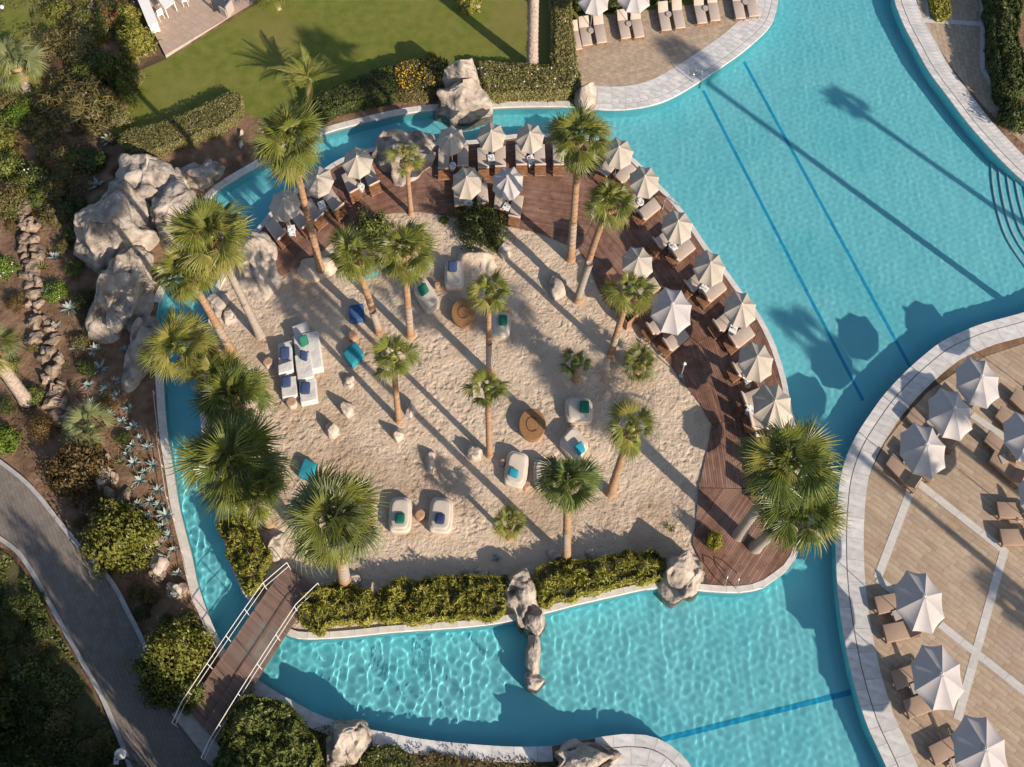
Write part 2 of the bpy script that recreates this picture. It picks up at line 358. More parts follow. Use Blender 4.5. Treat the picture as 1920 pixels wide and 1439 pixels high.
# ================================================================== LARGE STRUCTURE
ZW, ZF = -.11, -1.20
pool_px = [(1458, 0), (1454, 25), (1440, 55), (1397, 95), (1360, 122), (1329, 143), (1297, 164), (1260, 185), (1222, 199), (1172, 207), (1135, 207),
  (1095, 204), (1050, 201), (960, 202), (905, 205), (860, 206), (817, 207), (755, 215), (705, 226), (680, 232), (630, 245), (597, 256), (560, 271), (520, 292), (480, 315),
  (425, 347), (400, 366), (380, 395), (362, 435), (340, 485), (316, 530), (299, 570), (294, 610), (300, 665), (307, 720), (310, 770), (315, 820), (325, 882), (335, 945),
  (347, 995), (360, 1045), (370, 1094), (390, 1152), (410, 1197), (430, 1232), (458, 1260), (489, 1280), (517, 1299), (555, 1319), (585, 1336), (625, 1352), (685, 1368),
  (730, 1376), (780, 1386), (855, 1395), (960, 1402), (1035, 1400), (1090, 1390), (1137, 1382), (1172, 1378), (1210, 1380), (1235, 1387), (1260, 1401), (1282, 1421), (1297, 1441),
  (1320, 1490), (1400, 1560), (1600, 1570), (1680, 1510), (1662, 1441), (1645, 1404), (1625, 1361), (1610, 1314), (1595, 1259), (1584, 1204), (1576, 1154), (1570, 1104), (1567, 1050),
  (1567, 995), (1570, 945), (1576, 895), (1590, 850), (1607, 815), (1630, 780), (1655, 745), (1680, 717), (1705, 692), (1730, 670), (1765, 643), (1802, 625), (1840, 610), (1877, 600),
  (1920, 588), (1970, 570), (2020, 530), (2050, 470), (1995, 405), (1920, 344), (1890, 317), (1852, 277), (1815, 235), (1777, 185), (1740, 135), (1710, 80), (1695, 52), (1682, 20), (1676, 0),
  (1668, -60), (1650, -140), (1560, -175), (1470, -140), (1459, -60)]
isl_px = [(480, 437), (505, 405), (560, 356), (615, 317), (640, 302), (697, 282), (750, 274), (805, 271), (895, 267), (960, 257), (1027, 255), (1080, 258), (1130, 268), (1172, 290), (1197, 310),
  (1237, 352), (1270, 387), (1302, 432), (1325, 467), (1360, 510), (1385, 545), (1420, 590), (1440, 625), (1455, 660), (1472, 715), (1480, 757), (1490, 805), (1500, 860), (1507, 920), (1506, 980),
  (1496, 1035), (1478, 1068), (1455, 1086), (1430, 1103), (1385, 1112), (1320, 1109), (1270, 1104), (1210, 1106), (1160, 1117), (1085, 1134), (1020, 1151), (955, 1166), (892, 1175), (830, 1180),
  (730, 1187), (655, 1195), (580, 1199), (542, 1193), (505, 1170), (480, 1145), (462, 1121), (440, 1080), (425, 1032), (410, 975), (397, 910), (386, 850), (378, 790), (374, 730), (381, 675), (390, 635), (394, 595), (400, 555), (425, 505), (455, 465)]
POOL = ccw(smooth(W(pool_px, -.1), step=.5)); ISL = ccw(smooth(W(isl_px, -.1), step=.5))
big = np.array([(-400, -400), (400, -400), (400, 900), (-400, 900)], float)
gard = W([(-150, -60), (300, -60), (330, 300), (290, 420), (300, 700), (330, 950), (420, 1270), (-100, 1500)])
lawn = W([(314, 110), (400, 58), (480, 8), (560, -60), (700, -120), (1000, -120), (1040, -60), (1034, 130), (1030, 145), (885, 140), (840, 140), (740, 160), (640, 195), (570, 215), (500, 225), (462, 215),
  (440, 195), (350, 235), (300, 255), (232, 262), (205, 250), (240, 205), (245, 160), (268, 130)])
pR_ = [(-60, 820), (0, 862), (60, 910), (110, 970), (150, 1020), (215, 1090), (242, 1140), (268, 1190), (300, 1260), (330, 1320), (395, 1395), (440, 1480), (470, 1560)]
pL_ = [(-60, 985), (0, 1015), (30, 1037), (60, 1078), (100, 1150), (150, 1240), (190, 1310), (213, 1365), (228, 1400), (245, 1450), (270, 1560)]
def ground_z(V):
    d = np.minimum(dist_to(V, POOL), 3)/3; LW = smooth(lawn, step=1); k = inside(V, gard) & ~inside(V, LW) & (dist_to(V, LW) > 1.0)
    return np.array([max(-.03, (noise.noise((x*.35, y*.35, 3))*.35+noise.noise((x*1.1, y*1.1, 0))*.12+.05)*dd-.02) if kk else 0.0 for (x, y), dd, kk in zip(V, d, k)])
def ground_zc(V):
    z = ground_z(V); near_p = np.minimum(dist_to(V, W(pR_), False), dist_to(V, W(pL_), False)) < 3.2; return np.where(near_p, np.minimum(z, .08), z)
# ground: near field with relief, plus a flat far field
near = np.array([(-46, 2), (46, 2), (46, 72), (-46, 72)], float)
sheet('ground', big, 0, m_soil, holes=[near])
sheet('ground', near, 0, m_soil, holes=[POOL], grid=.75, zf=ground_zc)
sheet('island_ground', ISL, -.35, m_soil)
fl = sheet('pool_floor', np.array([(-38, 2), (42, 2), (42, 76), (-38, 76)], float), ZF, m_floor); fl.cycles.is_caustics_receiver = True
for P_ in (POOL, ISL):
    V, F = ribbon(P_, ZF-.05, -.006); o = mk('pool_wall', V, F, m_floor); struct(o).cycles.is_caustics_receiver = True
V, F = ribbon(offset(ISL, -.012), -.34, .12); o = mk('white_rim', V, F, m_white); struct(o).cycles.is_caustics_receiver = True
# water surface: sum of small ripples, livelier in the southern arm and the channel
def water():
    st = .078; off = .25
    gx, gy = np.arange(-36, 40, st), np.arange(4.2, 66, st); X, Y = np.meshgrid(gx, gy)
    pts = np.c_[X.ravel(), Y.ravel()]
    cs = 6; sub = np.c_[X[::cs, ::cs].ravel(), Y[::cs, ::cs].ravel()]
    ok = (inside(sub, POOL) | (dist_to(sub, POOL) < 4.2))      # runs on under the banks and the island, where sunlight slants in
    ok = ok.reshape(X[::cs, ::cs].shape); ok = np.repeat(np.repeat(ok, cs, 0), cs, 1)[:X.shape[0], :X.shape[1]]
    rs = np.random.RandomState(11); Z = np.zeros_like(X); Zs = np.zeros_like(X)
    for i in range(46):
        lam = .29*(1.045**i); a = rs.normal(R(10), R(19)) if i % 6 else rs.uniform(0, math.pi)
        k = 2*math.pi/lam; ph = rs.uniform(0, 6.28); wob = .35*np.sin(X*.21+Y*.17+ph)*lam
        Z += .0014*lam**1.0*np.sin(k*((X+wob)*math.cos(a)+Y*math.sin(a))+ph)
    lam = .36
    for i in range(10):
        a = rs.uniform(0, math.pi); k = 2*math.pi/(lam*(1+.06*i)); Zs += .0005*np.sin(k*(X*math.cos(a)+Y*math.sin(a))+rs.uniform(0, 6))
    # livelier water towards the south-west arm, calm in the far basin
    cx, cy_ = G(760, 1270); live = np.exp(-((X-cx)**2/160+(Y-cy_)**2/130))
    cx, cy_ = G(350, 1000); live = np.maximum(live, np.exp(-((X-cx)**2/60+(Y-cy_)**2/200)))
    cx, cy_ = G(1100, 1280); live = np.maximum(live, .5*np.exp(-((X-cx)**2/200+(Y-cy_)**2/130)))
    amp = .28+1.15*live
    # rings spreading in the basin
    for (px, py, a0) in ((1370, 370, .0022), (1640, 470, .0012), (700, 1290, .002)):
        x0, y0 = G(px, py); r_ = np.hypot((X-x0), (Y-y0)*.85); Z += a0*np.sin(r_*2*math.pi/.55)*np.exp(-r_/2.6)
    Z = (Z*amp+Zs*(.5+.9*live))+ZW
    idx = -np.ones(X.shape, int); q = ok[:-1, :-1] & ok[1:, 1:] & ok[:-1, 1:] & ok[1:, :-1]
    use = np.zeros_like(ok); use[:-1, :-1] |= q; use[1:, 1:] |= q; use[:-1, 1:] |= q; use[1:, :-1] |= q
    idx[use] = np.arange(use.sum()); V = np.c_[X[use], Y[use], Z[use]]
    F = np.stack([idx[:-1, :-1][q], idx[:-1, 1:][q], idx[1:, 1:][q], idx[1:, :-1][q]], 1)
    o = mk('pool_water', V, F, m_water, smooth=True); struct(o); o.cycles.is_caustics_caster = True
water()
# painted tile lines on the pool floor
def lane(a, b, wpx=.20):
    z = -.9; A, Bp = np.array(G(*a, z)), np.array(G(*b, z)); d = (Bp-A)/np.hypot(*(Bp-A)); n = np.array([-d[1], d[0]])*wpx/2
    V, F = piece([A-n, Bp-n, Bp+n, A+n], ZF+.012, .01); o = mk('tile_line', V, F, m_lane); struct(o).cycles.is_caustics_receiver = True
lane((1318, 172), (1618, 752)); lane((1394, 118), (1712, 700)); lane((1238, 1388), (1596, 1298), .28)
# curved underwater steps at the right edge
arc = [(1856, 300), (1858, 345), (1868, 400), (1884, 448), (1912, 492), (1950, 540)]
for k in range(6):
    P = W([(x+k*12.5, y-k*3) for x, y in arc], -.9); P = smooth(P, False, .4); Q = np.vstack([P, W([(2080, 560), (2080, 330)], -.9)])
    V, F = piece(Q, ZF+.17*(k+1), .26); o = mk('pool_step', V, F, m_floor); struct(o).cycles.is_caustics_receiver = True
    b = B(); 
    for t in range(len(P)-1):
        q = [P[t], P[t+1], P[t+1]+np.array([.11, .05]), P[t]+np.array([.11, .05])]; b.add(*piece(q, ZF+.17*(k+1)+.02, .025))
    nz = mk('nosing', *b.out(), m_nose, o); nz.cycles.is_caustics_receiver = True
# lawn
sheet('lawn', smooth(lawn, step=1), .006, m_lawn)
sheet('lawn', smooth(W([(-80, -60), (20, -60), (115, -50), (125, 20), (118, 60), (80, 120), (95, 160), (40, 190), (-60, 200)]), step=1), .18, m_lawn)
sheet('terrace_lawn', smooth(W([(1040, -60), (1400, -80), (1400, 0), (1250, 18), (1160, 28), (1070, 38), (1040, 20)]), step=1), .006, m_lawn)
sheet('planted_bed', smooth(W([(-80, 1035), (20, 1045), (60, 1090), (100, 1165), (150, 1255), (190, 1330), (220, 1400), (250, 1560), (-100, 1560)]), step=1), .10, m_dark_soil)
sheet('planted_bed', smooth(W([(455, 1275), (520, 1320), (610, 1360), (720, 1400), (900, 1418), (1040, 1412), (1100, 1450), (1000, 1560), (430, 1560), (400, 1420), (420, 1380), (430, 1320)]), step=1), .01, m_dark_soil)
# sand of the island
deck_in = [(478, 452), (505, 492), (530, 520), (557, 503), (592, 482), (640, 440), (680, 414), (730, 402), (775, 399), (852, 407), (905, 416), (960, 427), (1022, 442), (1085, 470), (1107, 505), (1120, 540),
  (1140, 575), (1190, 603), (1247, 670), (1277, 717), (1315, 762), (1335, 798), (1328, 835), (1320, 870), (1310, 915), (1305, 970), (1298, 1020), (1312, 1050), (1325, 1085)]
def sand_z(V):
    d = np.minimum(dist_to(V, ISL), 3)/3
    return np.array([noise.noise((x*.5, y*.5, 7))*.07+noise.noise((x*1.7, y*1.7, 2))*.03+.02 for x, y in V])*d
sheet('sand', offset(ISL, .1), .0, m_sand, grid=.3, zf=sand_z)
# deck boards, laid in sectors that follow the curve of the island edge
deck = struct(bpy.data.objects.new('timber_deck', None)); COL.objects.link(deck)
out_px = [p for p in isl_px]
def sector(outer, inner, k):
    P = np.vstack([W(outer), W(inner[::-1])]); P = ccw(P); A, Bq = np.array(G(*outer[0])), np.array(G(*outer[-1]))
    ang = math.atan2(*(Bq-A)[::-1]); sheet('deck_base', P, .055, m_deckbase, parent=deck, kind=None)
    b = B()
    for q in boards(P, ang, .125, .014, 3.0, seed=k): b.add(*piece(q, .10, .04))
    return stuff(mk('deck_board', *b.out(), m_deck, deck))
def opx(a, b): return isl_px[a:b+1]
sector(opx(0, 3), [(478, 452), (505, 492), (530, 520), (557, 503), (592, 482), (640, 440), (662, 425)], 1)
sector(opx(3, 6), [(664, 424), (680, 414), (730, 402), (775, 399)], 2)
sector(opx(6, 9), [(777, 399), (852, 407), (905, 416), (960, 427)], 3)
sector(opx(9, 13), [(961, 427), (1022, 442), (1085, 470)], 4)
sector(opx(13, 17), [(1086, 471), (1107, 505), (1120, 540), (1140, 575)], 5)
sector(opx(17, 21), [(1141, 576), (1190, 603), (1247, 670)], 6)
sector(opx(21, 25), [(1248, 671), (1277, 717), (1315, 762), (1335, 798)], 7)
sector(opx(25, 28), [(1334, 800), (1328, 835), (1320, 870), (1310, 915)], 8)
sector(opx(28, 34), [(1310, 917), (1305, 970), (1298, 1020), (1312, 1050), (1325, 1085), (1322, 1104)], 9)
# copings
cop = struct(bpy.data.objects.new('island_coping', None)); COL.objects.link(cop)
pave('coping_stone', stones_along(ISL, -.02, .30, 1.3, seed=2), .125, .15, m_copingisl, cop)
# outline index helper: part of the pool rim between two photo points
def rim(a, b):
    A, Bq = np.array(G(*a)), np.array(G(*b)); i, j = np.argmin(np.hypot(*(POOL-A).T)), np.argmin(np.hypot(*(POOL-Bq).T))
    P1 = POOL[i:j+1] if i <= j else np.vstack([POOL[i:], POOL[:j+1]]); P2 = (POOL[j:i+1] if j <= i else np.vstack([POOL[j:], POOL[:i+1]]))[::-1]
    l = lambda P: np.hypot(*np.diff(P, axis=0).T).sum(); return (P1, 1) if l(P1) < l(P2) else (P2, -1)
def rim_stones(name, a, b, rows, L, mats, seed):
    P, s = rim(a, b); e = struct(bpy.data.objects.new(name, None)); COL.objects.link(e)
    allq = []
    for i, (r0, r1, l) in enumerate(rows): allq += stones_along(P, -s*r0, -s*r1, l, closed=False, seed=seed+i)
    pave('coping_stone', allq, .032, .15, mats, e)
    lo, hi = rows[0][0]+.03, rows[-1][1]-.02
    b_ = B(); A, Bq = offset(P, -s*lo, False), offset(P, -s*hi, False)
    for t in range(len(P)-1): b_.add(*piece([A[t], A[t+1], Bq[t+1], Bq[t]], .022, .02))
    mk('joint_bed', *b_.out(), m_joint, e); return P, s
rim_stones('garden_coping', (425, 347), (297, 575), [(-.02, .4, 1.3)], 1, m_copingisl, 10)
rim_stones('garden_coping', (294, 600), (440, 1244), [(-.02, .42, 1.4)], 1, m_copingisl, 11)
rim_stones('north_coping', (1060, 201), (425, 347), [(-.02, .42, 1.5)], 1, m_copingisl, 12)
rim_stones('south_coping', (480, 1275), (1050, 1399), [(-.02, .72, 1.2)], 1, m_coping, 13)
rim_stones('terrace_coping', (1120, 1386), (1320, 1490), [(-.02, .55, 1.0), (.6, 1.4, .8), (1.41, 2.3, .9), (2.31, 3.2, 1)], 1, m_coping, 14)
rim_stones('terrace_coping', (1690, 1500), (2000, 560), [(-.02, .52, .95), (.57, 1.45, 1.3)], 1, m_coping, 15)
rim_stones('terrace_coping', (2000, 405), (1662, -100), [(-.02, .42, .9), (.47, 1.5, .33)], 1, m_coping, 16)
rim_stones('terrace_coping', (1459, -60), (1105, 204), [(-.02, .42, .8), (.45, .85, .5), (.86, 1.35, .9), (1.36, 1.95, 1.0)], 1, m_coping, 17)
for a_, b_ in (((1050, 201), (425, 347)), ((425, 347), (297, 575)), ((294, 600), (440, 1244))):
    P_, s_ = rim(a_, b_); n_ = len(P_); P2 = offset(P_, s_*.012, False)
    V = np.vstack([np.c_[P2, np.full(n_, -.34)], np.c_[P2, np.full(n_, .03)]]); o = mk('white_rim', V, [(i, i+1, n_+i+1, n_+i) for i in range(n_-1)], m_white); struct(o).cycles.is_caustics_receiver = True
# north terrace (travertine)
def terrace(name, px, ang, wd, L, mat, z=.02, limit=300, seed=1, holes=()):
    P = ccw(W(px)); e = struct(bpy.data.objects.new(name, None)); COL.objects.link(e)
    sheet('joint_bed', P, z-.012, m_travjoint, parent=e, kind=None)
    q = boards(P, ang, wd, .012, L, seed); pave('paving_plank', q, z, .02, mat, e, limit); return e
angN = math.atan2(*(np.array(G(1400, 20))-np.array(G(1080, 80)))[::-1])
terrace('north_terrace', [(1070, 36), (1160, 26), (1250, 16), (1430, -10), (1462, -40), (1459, 10), (1448, 35), (1405, 75), (1370, 98), (1330, 122), (1280, 150), (1240, 165), (1180, 176), (1120, 175), (1082, 165), (1078, 110)], angN+R(4), .24, 1.1, m_trav, seed=3)
angA = math.atan2(*(np.array(G(1920, 1294))-np.array(G(1765, 1174)))[::-1]); angB = angA+math.pi/2
epx = [(1700, 1520), (1700, 1440), (1670, 1380), (1648, 1310), (1632, 1240), (1620, 1160), (1615, 1080), (1614, 1000), (1620, 930), (1635, 880), (1660, 830), (1695, 785), (1740, 735), (1790, 700), (1850, 668), (1920, 645), (2060, 620), (2120, 900), (2140, 1300), (2120, 1540)]
terrace('east_terrace', epx, angA, .30, 1.25, m_trav, seed=5)
def band(a, b, wd=.42, z=.032):
    A, Bp = np.array(G(*a)), np.array(G(*b)); d = (Bp-A)/np.hypot(*(Bp-A)); n = np.array([-d[1], d[0]])*wd/2; L = np.hypot(*(Bp-A)); e = struct(bpy.data.objects.new('stone_band', None)); COL.objects.link(e)
    k = max(1, int(L/1.3))
    for i in range(k):
        p, q = A+d*(L*i/k+.006), A+d*(L*(i+1)/k-.006); c = (p+q)/2; V, F = piece(np.array([p-n, q-n, q+n, p+n])-c, 0, .02); mk('band_stone', V, F, m_band, e, (*c, z))
band((1713, 905), (1645, 1085), z=.033); band((1710, 897), (1884, 1034), z=.0375); band((1822, 778), (1885, 822)); band((1884, 1028), (1795, 1350), z=.0335)
band((1762, 1171), (1930, 1304), z=.0378); band((1645, 1085), (1690, 1122), z=.038)
# north-east walk
terrace('north_east_walk', [(1716, -60), (1722, 10), (1732, 40), (1752, 80), (1780, 120), (1810, 160), (1850, 205), (1890, 245), (1950, 295), (1900, 210), (1862, 160), (1842, 120), (1842, -60)], R(88), .3, 1.0, m_trav, seed=8, limit=120)
band((1727, 38), (1842, 46), .4, .037); band((1736, -40), (1742, 38), .3); band((1772, -40), (1782, 42), .3)
band((1842, -40), (1842, 130), .3); band((1842, 130), (1900, 230), .3)
# grey path
pR, pL = pR_, pL_
PR, PL = smooth(W(pR), False, .8), smooth(W(pL), False, .8); Pp = ccw(np.vstack([PR, PL[::-1]]))
e = struct(bpy.data.objects.new('path', None)); COL.objects.link(e)
sheet('joint_bed', Pp, .17, m_pathj, parent=e, kind=None)
qs = boards(Pp, R(118), .19, .008, .36, 4, .0); pave('paver', qs, .185, .03, m_paver, e, 300)
for P, sgn in ((PR, 1), (PL, -1)):
    k = struct(bpy.data.objects.new('kerb', None)); COL.objects.link(k)
    for q in stones_along(P, 0, .22*sgn*-1, 1.0, closed=False, seed=21): c = q.mean(0); mk('kerb_stone', *piece(q-c, 0, .25), m_kerb, k, (*c, .27))
# building terrace at the top left
tp = W([(255, -2), (220, -80), (420, -180), (560, -50), (312, 109)]); tp = ccw(tp)
e = tag(thing('building_terrace', 'beige tiled patio slab cutting into the lawn at the upper edge', 'patio'))
b = B().add(*piece(tp, .25, .3)); mk('slab', *b.out(), m_conc, e)
pave('floor_tile', boards(tp, math.atan2(*(np.array(G(480, 8))-np.array(G(312, 108)))[::-1]), .8, .02, .8, 1, 0), .262, .02, M('patio_tile', (.40, .29, .22), (.47, .35, .27), 3, .7, rand=.05), e, 150)
wA, wB = np.array(G(252, -40, .8)), np.array(G(289, 50, .8)); dd = (wB-wA)/np.hypot(*(wB-wA)); nn = np.array([-dd[1], dd[0]])*.3
e = thing('white_wall', 'low white rendered wall on the left edge of the patio', 'wall'); V, F = piece([wA-dd*3-nn, wB-nn, wB+nn, wA-dd*3+nn], 1.0, 1.05); mk('wall_body', V, F, m_white, e)
V, F = piece([wA-dd*3-nn*1.15, wB-nn*1.15+dd*.04, wB+nn*1.15+dd*.04, wA-dd*3+nn*1.15], 1.05, .045); mk('wall_cap', V, F, m_pvc, e)
# ================================================================== VEGETATION
def leafball(n, seed, leaf=.075, squash=.8, clumps=60, spread=.16, asp=.55, up=.1, shell=.55):
    r = np.random.RandomState(seed); c = r.normal(size=(clumps, 3)); c /= np.linalg.norm(c, axis=1)[:, None]; c[:, 2] = np.abs(c[:, 2])*1.0-.15
    c *= (shell+(1-shell)*r.rand(clumps)**.5)[:, None]*(1+.16*r.normal(size=clumps))[:, None]; c[:, 2] = np.maximum(c[:, 2], -.1)
    k = r.randint(0, clumps, n); off = r.normal(size=(n, 3))*spread; p = c[k]+off; p[:, 2] *= squash; p[:, 2] += .12
    nrm = off/np.linalg.norm(off, axis=1)[:, None]+p*.6+r.normal(size=(n, 3))*.55; nrm[:, 2] += up; nrm /= np.linalg.norm(nrm, axis=1)[:, None]
    return quads(p, nrm, leaf*(.6+.8*r.rand(n)), asp, r)
def quads(p, nrm, s, asp, r):
    n = len(p); t = np.cross(nrm, r.normal(size=(n, 3))); t /= np.maximum(np.linalg.norm(t, axis=1), 1e-6)[:, None]; b = np.cross(nrm, t)
    s = s[:, None]; V = np.stack([p-t*s, p-b*s*asp+nrm*s*.15, p+t*s, p+b*s*asp+nrm*s*.15], 1).reshape(-1, 3)
    return V, np.arange(4*n).reshape(n, 4)
_lb = {}
def lbmesh(kind, mat, var):
    k = (kind, mat.name, var)
    if k not in _lb:
        prm = {'bush': dict(n=4200), 'tree': dict(n=8500, leaf=.05, clumps=120, spread=.12), 'spiky': dict(n=3600, leaf=.12, asp=.16, clumps=70, spread=.12, up=1.0),
               'fine': dict(n=5200, leaf=.055, asp=.4, clumps=80), 'airy': dict(n=3000, leaf=.065, clumps=45, spread=.17, asp=.3)}[kind]
        _lb[k] = mkmesh('foliage', *leafball(seed=hash((kind, var)) % 1000 if False else var*17+len(kind), **prm), mat)
    return _lb[k]
_fl = {}
def flmesh(mat, n, seed):
    k = (mat.name, n, seed)
    if k not in _fl:
        V, F = leafball(n, seed+91, leaf=.05, clumps=26, spread=.09, shell=.92, asp=.9); V[:, :] *= 1.03; _fl[k] = mkmesh('blossom', V, F, mat)
    return _fl[k]
def bush(px, py, rpx, label, mat=m_l1, kind='bush', h=None, name='shrub', cat='shrub', asp=1.0, flower=None, nf=160, group=None, rot=None, z0=0.0):
    r = rpx*mpp(px, py); h = h or r*1.1; x, y = G(px, py, z0+h*.45)
    t = thing(name, label, cat, (x, y, z0), group); var = rnd.randint(0, 3)
    st = B()
    for k in range(3):
        a = k*2.1+rnd.random(); st.tube([(0, 0, -.1), (.15*r*math.cos(a), .15*r*math.sin(a), h*.3), (.45*r*math.cos(a), .45*r*math.sin(a), h*.62)], [.05*r+.02, .035*r+.015, .015*r+.008], 5)
    mk('stem', *st.out(), m_trunks, t)
    f = mk('foliage', lbmesh(kind, mat, var), None, None, t); f.scale = (r*.95, r*asp*1.0, h*1.02); f.rotation_euler[2] = rnd.uniform(0, 6.28) if asp == 1 else (rot or 0)
    if flower:
        g = mk('blossom', flmesh(flower, nf, var), None, None, f)
    return t
def hedge_fill(name, label, px, h, mat, dens=260, leaf=.075, flower=None, fdens=8, cat='hedge', z0=0., asp=.5, up=0.3, rough=.12, seed=1, group=None, round_=.35):
    """clipped or loose hedge over a footprint: twiggy core and leaves on its top and sides"""
    P = ccw(smooth(W(px), step=.35)); P = P+np.array([[noise.noise((a*1.3, b_*1.3, seed)), noise.noise((a*1.3, b_*1.3, seed+7))] for a, b_ in P])*min(.65*rough, .5); r = np.random.RandomState(seed); c = P.mean(0); t = thing(name, label, cat, (*c, z0), group)
    mn, mx = P.min(0), P.max(0); A = abs(area(P)); n = int(A*dens*((mx-mn).prod()/A)); q = r.uniform(mn, mx, (n, 2)); q = q[inside(q, P)]
    d = dist_to(q, P); bump = np.array([noise.noise((a*1.4, b_*1.4, seed))*rough+noise.noise((a*4, b_*4, seed))*rough*.6 for a, b_ in q])
    top = h*(1-np.clip(1-d/round_, 0, 1)**2.2*.55)+bump; pz = top-r.exponential(.05, len(q))
    nr = r.normal(size=(len(q), 3))*.7; nr[:, 2] += .6+up; p3 = np.c_[q, pz]
    per = np.r_[0, np.cumsum(np.hypot(*np.diff(np.vstack([P, P[:1]]), axis=0).T))]; m = int(per[-1]*h*dens*.9); s = r.uniform(0, per[-1], m)
    PP = np.vstack([P, P[:1]]); e = np.c_[np.interp(s, per, PP[:, 0]), np.interp(s, per, PP[:, 1])]; O = offset(P, -.1); OO = np.vstack([O, O[:1]])
    e2 = np.c_[np.interp(s, per, OO[:, 0]), np.interp(s, per, OO[:, 1])]; on = (e2-e)/.1
    ee = e-on*.04+on*r.normal(size=(m, 1))*.05; ez = r.uniform(0, h*.9, m); n2 = np.c_[on, np.full(m, .3)]+r.normal(size=(m, 3))*.6
    p = np.vstack([p3, np.c_[ee, ez]])-np.array([*c, 0]); nn_ = np.vstack([nr, n2]); nn_ /= np.linalg.norm(nn_, axis=1)[:, None]
    V, F = quads(p, nn_, leaf*(.6+.8*r.rand(len(p))), asp, r); mk('foliage', V, F, mat, t)
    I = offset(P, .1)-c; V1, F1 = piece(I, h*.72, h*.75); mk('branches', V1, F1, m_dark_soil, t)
    if flower:
        k = r.choice(len(q), min(len(q), int(A*fdens)), False); fp = np.c_[q[k]-c, top[k]+.03]; nf = r.normal(size=(len(k), 3))*.4; nf[:, 2] += 1; nf /= np.linalg.norm(nf, axis=1)[:, None]
        mk('blossom', *quads(fp, nf, np.full(len(k), .055), .9, r), flower, t)
    return t
# ---- fan fronds
def fan_frond(seed, nseg=34, pet=.5, droop=.5, spread=118, fold_=.2):
    r = random.Random(seed); V = []; F = []
    b = B().tube([(0, 0, 0), (pet*.5, 0, .035), (pet, 0, 0)], [.017, .012, .009], 4); pv, pf = b.out(); V += [tuple(x) for x in pv]; F += pf; np_ = len(pf)
    da = R(2*spread)/nseg
    for i in range(nseg):
        a = -R(spread)+da*(i+.5); L = (1-pet)*(.66+.36*math.cos(a*.6))*r.uniform(.80, 1.08); k = len(V); dr = droop*r.uniform(.6, 1.3); tw = r.uniform(-.02, .02)
        for t, wd in ((0, 1), (.28, 1.0), (.52, .98), (.72, .5), (.88, .27), (1.0, .02)):
            rr = L*t; hw = math.tan(da/2)*max(rr, .012)*wd if t <= .52 else math.tan(da/2)*L*.52*wd
            aa = a+tw*t*2; cr = dr*max(0, t-.35)**1.7; x = rr*math.cos(aa)*(1-.25*cr); y = rr*math.sin(aa)*(1-.25*cr)
            z = -cr*L*.95-fold_*abs(math.sin(a))*rr+.10*rr*math.cos(a); nx, ny = -math.sin(aa)*hw, math.cos(aa)*hw; e = .45*hw
            V += [(pet+x-nx, y-ny, z-e), (pet+x, y, z+e), (pet+x+nx, y+ny, z-e)]
        for j in range(5): F += [(k+3*j, k+3*j+3, k+3*j+4, k+3*j+1), (k+3*j+1, k+3*j+4, k+3*j+5, k+3*j+2)]
    mi = [1]*np_+[0]*(len(F)-np_); return V, F, mi
_ff = {}
def ffmesh(mat, v):
    k = (mat.name, v)
    if k not in _ff:
        V, F, mi = fan_frond(40+v, nseg=[32, 28, 34, 30][v % 4], droop=[.5, .9, .7, 1.3][v % 4], pet=[.44, .50, .42, .40][v % 4], spread=[112, 98, 124, 88][v % 4], fold_=[.15, .3, .2, .4][v % 4])
        _ff[k] = mkmesh('frond', V, F, [mat, m_pet], mi=mi)
    return _ff[k]
def feather_frond(seed):
    r = random.Random(seed); V = []; F = []; pts = [(t, 0, .28*t-.62*t*t) for t in np.linspace(0, 1, 9)]
    pv, pf = B().tube(pts, list(np.linspace(.014, .003, 9)), 4).out(); V += [tuple(x) for x in pv]; F += pf; n0 = len(pf)
    for i in range(44):
        t = .14+.84*i/43; x0, z0 = t, .28*t-.62*t*t; L = .21*math.sin(math.pi*(t*.85+.12))*r.uniform(.85, 1.1)
        for s in (-1, 1):
            a = R(62-28*t); dx, dy, dz = math.cos(a)*L, s*math.sin(a)*L, .10*L; k = len(V); w_ = .007
            V += [(x0-w_, 0, z0), (x0+w_, 0, z0), (x0+dx*.6+w_, dy*.6, z0+dz*.8), (x0+dx*.6-w_, dy*.6, z0+dz*.8), (x0+dx, dy, z0-.10*L)]
            F += [(k, k+1, k+2, k+3), (k+3, k+2, k+4)]
    return V, F, [1]*n0+[0]*(len(F)-n0)
_pf = {}
def pfmesh(mat, v):
    k = (mat.name, v)
    if k not in _pf: V, F, mi = feather_frond(v); _pf[k] = mkmesh('frond', V, F, [mat, m_pet], mi=mi)
    return _pf[k]
def trunk_mesh(base, top, r0, r1, bend=0.0, flare=1.35, rings=16):
    d = top-base; pts = []; rr = []; side = Vector((-d.y, d.x, 0)); side = side.normalized() if side.length > 1e-3 else Vector((1, 0, 0))
    nr = max(rings, int(d.length*5))
    for i in range(nr+1):
        t = i/nr; p = base+Vector((d.x*(t*.75+.25*t*t), d.y*(t*.75+.25*t*t), d.z*t))+side*math.sin(t*math.pi)*bend
        rad = r0+(r1-r0)*t+(flare-1)*r0*math.exp(-t*14)+.045*r0*(1 if i % 2 else -1); pts.append(p); rr.append(rad)
    pts[0] = pts[0]-Vector((0, 0, .25)); return B().tube(pts, rr, 12).out()
def best_h(b, c, lo=.3, hi=16):
    B0 = np.array(G(*b)); return min(np.arange(lo, hi, .05), key=lambda h: np.hypot(*(np.array(G(*c, h))-B0)))
